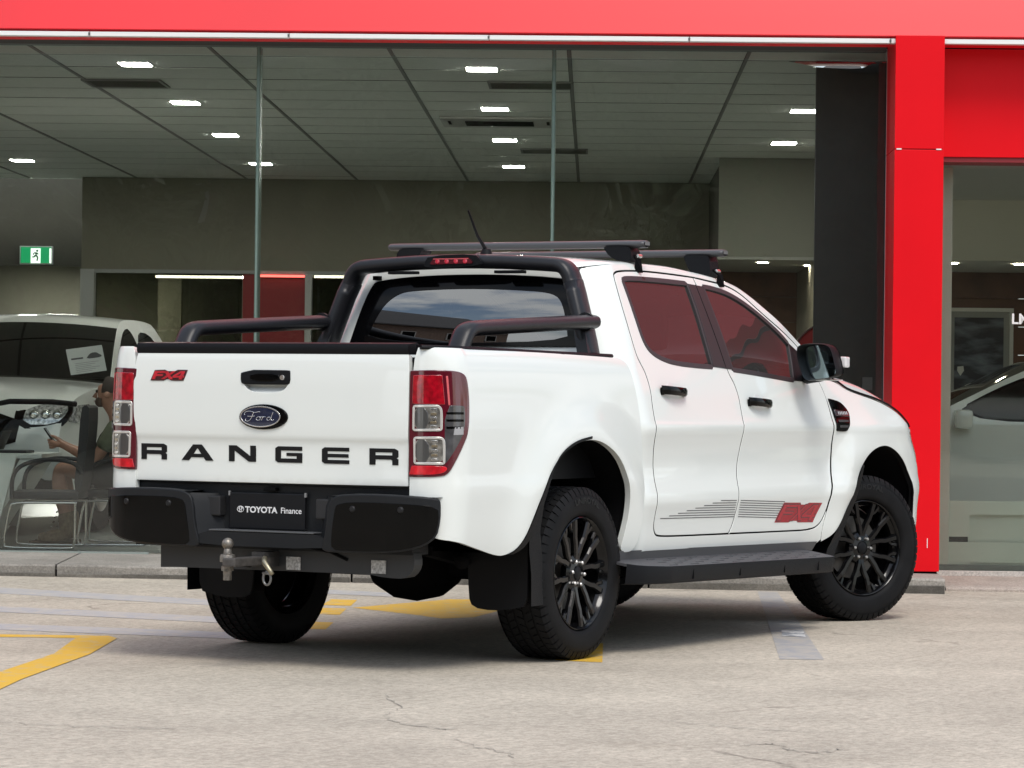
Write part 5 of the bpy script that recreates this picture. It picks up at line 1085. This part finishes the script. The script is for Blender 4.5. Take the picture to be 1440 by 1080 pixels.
mb = MB(); mb.lathe([(0, .03), (.022, .024), (.030, .0), (.032, -.01)], 18, 'z', (.70, .02, 1.842)); mb.tube([(.70, .02, 1.86), (.63, .03, 1.93), (.56, .04, 2.045)], [.010, .007, .005], 8); mb.build('antenna', BLACKP, TK, True, 50)
# ------------------------------------------------------------------ showroom cars
def simple_car(name, label, mw, prof, hoodn, glassn, W_, zb, lean, arches, wins, paint, lamp, extra=None):
    """body from a side outline: side sheets, top skin in three spans (bonnet, windscreen, roof and tail)"""
    root = empty(name, label=label, cat='car', group='cars inside the showroom', mw=mw)
    cz = Vector((0, 0, .7))
    def side_f(x, z):
        y = W_-lean*max(0, z-zb)**1.25-.05*max(0, .55-z)-.03*max(0, z-zb+.25)-.35*max(0, abs(x)-1.75)**2.2
        return (x, -y, z)
    P = chaikin(prof, 2, False)
    out = P+[(P[-1][0], .30)]
    for (ax, az, r) in arches: out += [(ax-r*math.cos(t), az+r*math.sin(t)) if True else 0 for t in [PI*k/14 for k in range(15)]]
    out += [(P[0][0], .30)]
    for s in (-1, 1):
        panel('body_side', side_f, out, [], paint, root, .05, 0, .02, side=s, sm=0, center=cz)
        for w_ in wins:
            panel('side_window', side_f, w_, [], CARGLASS2, root, .05, 0, .006, off=-.004, side=s, sm=1, center=cz)
            panel('window_trim', side_f, inset(chaikin(w_, 1), -.012), [inset(chaikin(w_, 1), .002)], GLOSSB, root, .05, 0, .006, off=-.003, side=s, sm=1, smh=1, center=cz)
        panel('headlamp', side_f, [(a-.0, b) for a, b in lamp['side']], [], LAMPCLEAR2, root, .05, 0, .01, off=-.006, side=s, sm=1, center=cz)
        mb = MB(); mb.box(lamp['mx']-.06, min(s*(W_-.05), s*(W_+.14)), lamp['mz'], lamp['mx']+.06, max(s*(W_-.05), s*(W_+.14)), lamp['mz']+.13, ch=.03); mb.build('door_mirror', paint, root, True, 40)
        for (ax, az, r) in arches:
            mb = MB(); mb.lathe([(.20, -.09), (r-.06, -.11), (r-.04, -.07), (r-.04, .07), (r-.06, .11), (.20, .09)], 32, 'y', (ax, s*(W_-.14), r-.04)); mb.build('tyre', RUBBER, root, True, 40)
            mb = MB(); mb.lathe([(0, s*.08), (.19, s*.10), (.205, s*.11), (.205, -s*.08), (0, -s*.08)], 24, 'y', (ax, s*(W_-.14), r-.04)); mb.build('rim', mat('silver rim', (.4, .4, .4), .3, metal=.8), root, True, 40)
    def top(a, b, name_, m_):
        mb = MB(); N_ = 16; V = []
        for x, z in P[a:b+1]:
            y0 = side_f(x, z)[1]
            for k in range(N_+1): q = -1+2*k/N_; V.append((x, y0*q, z+.045*(1-q*q)*(1 if z > .6 else .3)+(0.0)))
        n_ = b-a+1; mb.add(V, [(i*(N_+1)+k, (i+1)*(N_+1)+k, (i+1)*(N_+1)+k+1, i*(N_+1)+k+1) for i in range(n_-1) for k in range(N_)]); o = mb.build(name_, m_, root, True); upfix(o); return o
    top(0, hoodn, 'bonnet', paint); top(hoodn, glassn, 'windscreen', CARGLASS2); top(glassn, len(P)-1, 'roof_and_tail', paint)
    mb = MB(); mb.box(-1.6, -W_+.12, .25, 1.7, W_-.12, .62); mb.box(.0, -W_+.2, .6, .15, W_-.2, 1.15, ch=.05); mb.build('cabin_interior', DARK, root)
    return root
CARGLASS2 = glass('showroom car glass', (.10, .105, .10), 1.0)
LAMPCLEAR2 = mat('headlamp lens', (.62, .64, .62), .08, metal=.4, coat=1, noise=(45, .75))
SILV = mat('showroom white paint', (.80, .81, .77), .3, coat=1)
FW = .112
ute = simple_car('showroom_wagon', 'white car facing the shop window with a price sheet behind its windscreen', at(-3.825, 5.603, FW, math.radians(-98)),
    [(2.20, .40), (2.27, .62), (2.24, .84), (2.10, .98), (1.75, 1.05), (1.18, 1.10), (1.18, 1.10), (.80, 1.36), (.42, 1.56), (.30, 1.585), (.10, 1.60), (-.35, 1.595), (-.62, 1.56), (-.86, 1.12), (-.9, 1.06), (-2.6, 1.04), (-2.65, .4)],
    22, 33, .92, 1.02, .36, [(1.35, .36, .40), (-1.35, .36, .40)][::-1], [[(1.02, 1.10), (.40, 1.50), (.12, 1.52), (.12, 1.10)], [(.06, 1.10), (.06, 1.50), (-.44, 1.48), (-.60, 1.12)]], SILV,
    {'side': [(2.12, .80), (2.20, .90), (2.05, .94), (1.72, .95), (1.80, .86)], 'mx': .95, 'mz': 1.08})
_uf = curve([(.30, 2.19), (.40, 2.20), (.62, 2.262), (.84, 2.232), (.90, 2.19), (.98, 2.09)])
def ute_front(y, z): return (_uf(z)-.02*abs(y/.92)**3, y, z)
uc = Vector((1, 0, .6))
panel('front_grille', ute_front, [(-.50, .60), (-.56, .90), (.56, .90), (.50, .60)], [], GLOSSB, ute, .05, 0, .02, off=-.012, center=uc, sm=1)
panel('lower_intake', ute_front, [(-.62, .36), (-.58, .50), (.58, .50), (.62, .36)], [], BLACKP, ute, .05, 0, .02, off=-.012, center=uc, sm=1)
panel('lower_front_shade', ute_front, [(-.88, .27), (-.88, .44), (-.66, .50), (.66, .50), (.88, .44), (.88, .27)], [], BLACKP, ute, .05, 0, .03, off=-.008, center=uc, sm=1)  # black sheet put in for chair and desk shade on the white bumper
for s in (-1, 1):
    panel('headlamp', ute_front, [(s*a, b) for a, b in ((.56, .80), (.58, .925), (.86, .945), (.885, .88), (.80, .80))], [], LAMPCLEAR2, ute, .03, 0, .02, off=-.014, center=uc, sm=1)
    for k in range(3): mb = MB(); p = ute_front(.64+k*.085, .868); mb.lathe([(0, .016), (.020, .020), (.036, .006), (.040, -.006)], 16, 'x', (p[0]+.014, s*(.64+k*.085), .868)); mb.build('lamp_bowl', CHROME, ute, True)
    panel('lamp_surround', ute_front, [(s*a, b) for a, b in ((.50, .77), (.50, .95), (.90, .965), (.91, .86), (.83, .77))], [[(s*a, b) for a, b in ((.56, .80), (.58, .925), (.86, .945), (.885, .88), (.80, .80))]], GLOSSB, ute, .03, 0, .02, off=-.012, center=uc, sm=1, smh=1)
mb = MB(); mb.tube(chaikin([(0, 0), (0, 1)], 0, False) and [(2.26, .30, .50), (2.40, .30, .60), (2.42, .36, .86), (2.42, .42, .945), (2.41, .52, .965), (2.30, .80, .965), (2.16, .93, .95)], .020, 10); mb.build('bull_bar', BLACKP, ute, True, 50)
# price sheet inside the windscreen
ps = empty('price_sheet', label='printed white sheet leaning behind the windscreen of the white showroom car', cat='paper sheet', mw=at(-3.27, 4.22, 1.385) @ Matrix.Rotation(math.radians(-8), 4, 'Y') @ Matrix.Rotation(math.radians(25), 4, 'X'))
PAP = mat('paper', (.62, .64, .62), .7); INK = mat('printed ink', (.10, .10, .105), .7)
mb = MB(); mb.box(-.135, 0, -.105, .135, .002, .105); mb.build('paper', PAP, ps)
mb = MB(); mb.prism(chaikin([(.0, .010), (.02, .035), (.045, .055), (.085, .055), (.105, .035), (.118, .030), (.118, .010)], 1), lambda x, z: (x, -.0016, z), lambda x, z: (x, -.0004, z)); mb.build('printed_car', INK, ps)
for k in range(6):
    mb = MB(); z = -.02-k*.014; mb.box(-.09, -.001, z, .09-.03*(k % 3), -.0003, z+.004); mb.build('printed_line', mat('grey ink', (.35, .35, .35), .7), ps)
mb = MB(); mb.box(-.11, -.001, .015, -.02, -.0003, .028); mb.build('printed_line', INK, ps)
hat = simple_car('showroom_hatchback', 'pale grey hatchback parked side-on behind the right shop window', at(3.80, 3.1, FW, PI),
    [(2.05, .40), (2.12, .58), (2.05, .74), (1.85, .82), (1.4, .90), (1.02, .94), (1.02, .94), (.70, 1.10), (.35, 1.27), (.05, 1.36), (-.2, 1.385), (-.9, 1.39), (-1.5, 1.34), (-1.85, 1.0), (-2.0, .8), (-2.02, .4)],
    22, 38, .88, .88, .42, [(1.32, .30, .36), (-1.30, .30, .36)][::-1], [[(.92, .93), (.45, 1.18), (.05, 1.29), (-.25, 1.31), (-.25, .92)], [(-.31, .92), (-.31, 1.31), (-.95, 1.30), (-1.3, 1.1), (-1.35, .95)]], mat('showroom pale paint', (.84, .87, .79), .3, coat=1),
    {'side': [(1.72, .70), (1.95, .72), (2.02, .66), (1.80, .60)], 'mx': .80, 'mz': .86})
# ------------------------------------------------------------------ furniture by the window
BLKF = mat('black upholstery', (.018, .019, .022), .6)
def chair(s, d, label):
    c = empty('visitor_chair', label=label, cat='chair', group='black visitor chairs with chrome legs', mw=at(s, d, FW, PI))
    mb = MB(); mb.box(-.22, -.22, .33, .23, .22, .385, ch=.02); mb.build('seat', BLKF, c, True, 40)
    mb = MB(); mb.prism(chaikin([(-.23, .37), (-.26, .60), (-.285, .93), (-.255, .96), (-.225, .93), (-.205, .60), (-.18, .40)], 1), lambda x, z: (x, -.20, z), lambda x, z: (x, .20, z)); mb.build('backrest', BLKF, c)
    for y in (-.235, .235):
        mb = MB(); mb.tube(chaikin([(.22, y, .31)[::2], (.24, .28), (.27, .03), (.24, .012), (-.20, .012), (-.24, .03)], 2, False) and [(x, y, z) for x, z in chaikin([(-.21, .31), (.21, .31), (.235, .28), (.275, .03), (.25, .011), (-.17, .011), (-.20, .02), (-.20, .31)], 2, False)], .0085, 8); mb.build('sled_leg', CHROME, c, True, 50)
        mb = MB(); mb.tube([(x, y, z) for x, z in chaikin([(-.24, .50), (-.20, .58), (.0, .60), (.16, .56), (.22, .48), (.22, .33)], 2, False)], .014, 8); mb.build('armrest', BLKF, c, True, 50)
    return c
chair(-3.10, 1.66, 'empty black visitor chair right behind the window glass'); chair(-2.70, 2.22, 'black visitor chair under the seated person')
dk_ = empty('desk', label='white desk at the left window edge carrying a black laptop', cat='desk', mw=at(-4.0, 2.45, FW))
WD = mat('white laminate', (.66, .69, .65), .35)
mb = MB(); mb.box(-.9, -.40, .585, .77, .45, .615, ch=.004); mb.build('desk_top', WD, dk_)
mb = MB(); mb.prism([(.33, .0), (.36, .0), (.73, .584), (.62, .584)], lambda x, z: (x, -.38, z), lambda x, z: (x, .40, z)); mb.build('slanted_leg', WD, dk_)
mb = MB(); mb.box(-.7, .30, .10, .5, .32, .58); mb.build('modesty_panel', mat('desk grey', (.20, .21, .20), .6), dk_)
lp_ = empty('laptop', label='black laptop standing open on the white desk', cat='laptop', mw=at(-3.47, 2.42, FW+.616))
mb = MB(); mb.box(-.12, -.16, 0, .10, .16, .018, ch=.004); mb.build('keyboard_base', BLKF, lp_); mb = MB(); mb.prism([(-.13, .02), (-.115, .02), (-.06+.0, .15), (-.075, .15)], lambda x, z: (x, -.17, z), lambda x, z: (x, .17, z)); mb.build('screen_lid', BLKF, lp_)
sb_ = empty('leaning_board', label='pale board leaning at the very left edge behind the glass', cat='board', mw=at(-3.42, 1.45, FW))
mb = MB(); mb.prism([(-.45, .0), (-.03, .0), (.115, .62), (-.45, .62)], lambda x, z: (x, .0+z*.1, z), lambda x, z: (x, .03+z*.1, z)); mb.build('board_panel', mat('pale board', (.70, .74, .70), .4), sb_); mb = MB(); mb.box(-.40, .20, 0, -.34, .26, .45); mb.build('prop_leg', ALU, sb_)
# ------------------------------------------------------------------ seated person (facade coordinates s,d,z, facing left)
PM = at(0, 0)
per = empty('person', label='seated person in olive T-shirt, dark shorts and brown boots looking at a phone', cat='person', mw=PM @ Matrix.Translation((-2.72, 2.22, FW)))
def skin(name, V, E_, R_, m, sub=2, root=0, parent=per):
    off = Vector((-2.72, 2.22, FW)); me = bpy.data.meshes.new(name); me.from_pydata([Vector(v)-off for v in V], E_, []); o = bpy.data.objects.new(name, me); COL.objects.link(o)
    sm_ = o.modifiers.new('s', 'SKIN'); sm_.use_smooth_shade = True
    for i, r in enumerate(R_): me.skin_vertices[0].data[i].radius = (r, r) if not isinstance(r, tuple) else r; me.skin_vertices[0].data[i].use_root = (i == root)
    ss = o.modifiers.new('u', 'SUBSURF'); ss.levels = sub; ss.render_levels = sub
    dg = bpy.context.evaluated_depsgraph_get(); dg.update(); nm = bpy.data.meshes.new_from_object(o.evaluated_get(dg)); bpy.data.objects.remove(o); bpy.data.meshes.remove(me)
    nm.name = name; nm.materials.clear(); nm.shade_smooth(); return link(name, nm, m, parent)
SKIN = mat('skin', (.42, .22, .15), .5, noise=(30, .12)); SHIRT = mat('olive shirt', (.15, .165, .11), .85, noise=(20, .15)); SHORT = mat('dark shorts', (.03, .03, .033), .85); BOOT = mat('brown suede boot', (.20, .15, .085), .85, noise=(50, .3)); HAIR = mat('short dark hair', (.045, .033, .026), .8)
hx, hd = -2.68, 2.22
V = [(hx, hd, .60), (hx+.01, hd, .76), (-2.71, hd, .90), (-2.745, hd, .975), (-2.775, hd, 1.04), (-2.815, hd, 1.10), (-2.822, hd, 1.165), (-2.815, hd, 1.215)]
R_ = [(.13, .15), (.115, .14), (.10, .15), .052, .050, (.074, .066), (.088, .072), (.070, .058)]
E_ = [(i, i+1) for i in range(7)]
def add(pts, rs, frm):
    k = len(V)
    for i, (p, r) in enumerate(zip(pts, rs)): V.append(p); R_.append(r); E_.append((frm if i == 0 else k+i-1, k+i))
    return len(V)-1
for s in (-1, 1):
    w = add([(-2.735, hd+s*.17, .905), (-2.80, hd+s*.20, .79), (-2.865, hd+s*.19, .685), (-2.99, hd+s*.11, .735), (-3.10, hd+s*.05, .785)], [.052, .046, .038, .033, .023], 2)
    pc = add([(-3.145, hd+s*.035, .795)], [(.032, .017)], w)
    for k in range(4): add([(-3.19+k*.004, hd+s*.035-s*.004, .820-k*.017), (-3.215+k*.005, hd+s*.012, .823-k*.017), (-3.212+k*.004, hd-s*.012, .818-k*.017)], [.0095, .0085, .007], pc)
    add([(-3.150, hd+s*.015, .832), (-3.182, hd+s*.005, .848), (-3.205, hd+s*.0, .852)], [.012, .010, .008], w)
    an = add([(-2.74, hd+s*.10, .585), (-2.93, hd+s*.115, .615), (-3.115, hd+s*.12, .635), (-3.12, hd+s*.12, .56), (-3.105, hd+s*.12, .46), (-3.075, hd+s*.12, .33), (-3.065, hd+s*.12, .20)], [.090, .080, .062, .056, .060, .045, .040], 0)
    add([(-3.14, hd+s*.125, .150), (-3.22, hd+s*.13, .145)], [.038, .030], an)
skin('body', V, E_, R_, SKIN)
skin('shirt', [(hx, hd, .60), (hx+.01, hd, .74), (-2.71, hd, .89), (-2.738, hd, .955), (-2.735, hd-.175, .905), (-2.79, hd-.205, .80), (-2.815, hd-.205, .755), (-2.735, hd+.175, .905), (-2.79, hd+.205, .80), (-2.815, hd+.205, .755)], [(0, 1), (1, 2), (2, 3), (2, 4), (4, 5), (5, 6), (2, 7), (7, 8), (8, 9)], [(.145, .165), (.13, .155), (.115, .165), .068, .068, .064, .060, .068, .064, .060], SHIRT)
skin('shorts', [(hx, hd, .59), (-2.74, hd-.10, .588), (-2.90, hd-.113, .612), (-3.03, hd-.118, .626), (-2.74, hd+.10, .588), (-2.90, hd+.113, .612), (-3.03, hd+.118, .626)], [(0, 1), (1, 2), (2, 3), (0, 4), (4, 5), (5, 6)], [(.145, .155), .102, .094, .084, .102, .094, .084], SHORT)
for s in (-1, 1):
    y = hd+s*.12
    b_ = skin('boot', [(-3.070, y, .355), (-3.068, y, .27), (-3.065, y, .185), (-3.13, y, .168), (-3.20, y, .160), (-3.265, y, .155)], [(0, 1), (1, 2), (2, 3), (3, 4), (4, 5)], [.060, .056, .058, .050, .046, .036], BOOT)
    mb = MB(); mb.box(-3.312+2.72, y-.05-2.22, .0, -3.005+2.72, y+.05-2.22, .030, ch=.01); mb.build('boot_sole', mat('boot sole', (.05, .035, .02), .8), per)
    for k in range(4): mb = MB(); mb.tube([(-3.128-.012*(3-k)+2.72, -.03+y-2.22, .23+k*.035-FW), (-3.128-.012*(3-k)+2.72, .03+y-2.22, .235+k*.035-FW)], .005, 6); mb.build('boot_lace', HAIR, per)
off = Vector((-2.72, 2.22, FW))
mb = MB(); c0 = Vector((-2.808, hd, 1.178))-off
mb.grid(lambda u, v: tuple(c0+Vector((.098*math.cos(PI*.5*v)*math.cos(-1.95+3.9*u), .081*math.cos(PI*.5*v)*math.sin(-1.95+3.9*u), -.03+.112*math.sin(PI*.5*v)+.0*u))), 24, 10); mb.build('hair', HAIR, per, True)
for s in (-1, 1):
    mb = MB(); mb.lathe([(0, -.008), (.018, -.006), (.024, 0), (.018, .008), (0, .008)], 14, 'y', tuple(Vector((-2.805, hd+s*.078, 1.135))-off)); mb.build('ear', SKIN, per, True)
    mb = MB(); mb.lathe([(0, -.008), (.008, -.006), (.011, 0), (.008, .006), (0, .008)], 12, 'y', tuple(Vector((-2.880, hd+s*.032, 1.158))-off)); mb.build('eye', mat('eye', (.05, .04, .035), .2), per, True)
mb = MB(); mb.add([Vector(p)-off for p in ((-2.885, hd, 1.165), (-2.918, hd, 1.118), (-2.885, hd-.018, 1.112), (-2.885, hd+.018, 1.112), (-2.885, hd, 1.106))], [(0, 1, 2), (0, 3, 1), (1, 4, 2), (1, 3, 4)]); mb.build('nose', SKIN, per, True)
mb = MB(); mb.grid(lambda u, v: tuple(Vector((-2.815, hd, 1.085))-off+Vector((.083*math.cos(PI+(u-.5)*2.4)*math.cos((v-.5)*1.5), .066*math.sin(PI+(u-.5)*2.4), .050*math.sin((v-.5)*1.5)))), 14, 8); mb.build('beard', mat('beard', (.085, .055, .04), .8), per, True)
mb = MB(); mb.box(-2.90+2.72-.003, -.024, 1.088-FW, -2.90+2.72+.004, .024, 1.094-FW, ch=.001); mb.build('mouth', mat('lips', (.25, .10, .085), .5), per)
ph = empty('phone', label='dark phone held in both hands of the seated person', cat='phone', mw=PM @ Matrix.Translation((-3.20, 2.22, .845)) @ Matrix.Rotation(math.radians(-35), 4, 'Y'))
mb = MB(); mb.box(-.005, -.036, -.07, .005, .036, .07, ch=.003); mb.build('phone_body', GLOSSB, ph); mb = MB(); mb.box(.0052, -.032, -.064, .006, .032, .064); mb.build('screen', mat('phone screen', (.25, .27, .28), .2), ph)
# ------------------------------------------------------------------ the street behind the camera (seen only in reflections)
BARK = mat('bark', (.085, .065, .048), .9, noise=(12, .4)); LEAFM = mat('foliage', (.085, .115, .045), .6, noise=(3, .4))
def tree_meshes(seed, h):
    r = random.Random(seed); tr = MB(); lf = MB(); tips = []
    def limb(p, d, L_, rad, lvl):
        pts = [p]; q = p.copy(); dd = d.copy()
        for i in range(5): dd = (dd+Vector((r.uniform(-.18, .18), r.uniform(-.18, .18), r.uniform(-.02, .14)))).normalized(); q = q+dd*L_/5; pts.append(q.copy())
        tr.tube(pts, [rad*(1-.13*i) for i in range(6)], 7)
        if lvl < 3:
            for k in range(4 if lvl else 6):
                i = r.randint(2, 5); a = r.uniform(0, 2*PI); nd = (dd*.45+Vector((math.cos(a), math.sin(a), r.uniform(.05, .7)))).normalized(); limb(pts[i], nd, L_*r.uniform(.52, .72), rad*.48, lvl+1)
        else: tips.extend(pts[2:])
    limb(Vector((0, 0, -.2)), Vector((0, 0, 1)), h*.42, .17, 0)
    for t in tips:
        for k in range(14):
            c = t+Vector((r.gauss(0, .22), r.gauss(0, .22), r.gauss(0, .2))); a = Vector((r.uniform(-1, 1), r.uniform(-1, 1), r.uniform(-1, 1))).normalized(); b = a.orthogonal().normalized(); s = r.uniform(.09, .18)
            lf.add([c-a*s, c+b*s*.55, c+a*s, c-b*s*.55], [(0, 1, 2, 3)])
    a = tr.mesh('trunk', True); a.materials.append(BARK); b = lf.mesh('crown', fix=False); b.materials.append(LEAFM); return a, b
TM = [tree_meshes(3, 9.5), tree_meshes(11, 8.0)]
spots = [(-15, -33, 'farthest left'), (-9, -31, 'second from the left'), (-3.2, -34, 'third from the left'), (.6, -31.5, 'third from the right'), (10.2, -34, 'second from the right'), (14.5, -32, 'farthest right')]
spots += [(s+2.6-(3.2 if abs(s-.6) < .1 else 0), d-5.5, 'behind the '+w) for s, d, w in spots]  # second row, out of view, added to darken the glass reflections
for i, (s, d, w) in enumerate(spots):
    o = empty('street_tree', label='leafy street tree opposite the showroom, %s' % (w+' in the front row' if not w.startswith('behind') else w+' of the front row, added to darken reflections'), cat='tree', group='street trees opposite the showroom', mw=at(s, d, 0, i*1.3))
    link('trunk', TM[i % 2][0], parent=o); link('crown', TM[i % 2][1], parent=o)
BRK = mat('brown brick house wall', (.16, .11, .085), .85, noise=(5, .3)); ROOF = mat('dark roof', (.045, .045, .048), .7, noise=(8, .3))
def house(s, d, rz, w, dp, h, rh, label):
    o = empty('street_house', label=label, cat='house', group='houses across the street', mw=at(s, d, 0, rz))
    mb = MB(); mb.box(-w, -dp, -.2, w, dp, h); mb.build('wall', BRK, o)
    mb = MB(); mb.prism([(-dp-.5, h-.1), (dp+.5, h-.1), (dp+.5, h+.08), (0, h+rh), (-dp-.5, h+.08)], lambda y, z: (-w-.4, y, z), lambda y, z: (w+.4, y, z)); mb.build('roof', ROOF, o)
    for k in range(5):
        x = -w+w*2*(k+.5)/5
        for z in (1.0, 3.8):
            if z+1.5 < h:
                for yy in (dp, -dp-.06):
                    mb = MB(); mb.box(x-.6, yy, z, x+.6, yy+.06, z+1.5); f_ = mb.build('window', mat('window frame', (.5, .5, .48), .5), o); mb = MB(); mb.box(x-.52, yy-.01 if yy < 0 else yy+.055, z+.08, x+.52, yy+.0 if yy < 0 else yy+.07, z+1.42); mb.build('pane', GLOSSB, f_)
house(-8, -46, 0, 22, 4, 7.6, 3.4, 'brown brick house added across the street behind the left trees to darken reflections'); house(27, -46, .05, 11, 4, 7.0, 3.0, 'brown brick house added across the street behind the right trees to darken reflections')  # both houses added out of view so the glass reflects something dark
house(-29, -15, 1.15, 10, 4, 6.4, 4.2, 'brown brick house beside the forecourt on the left')
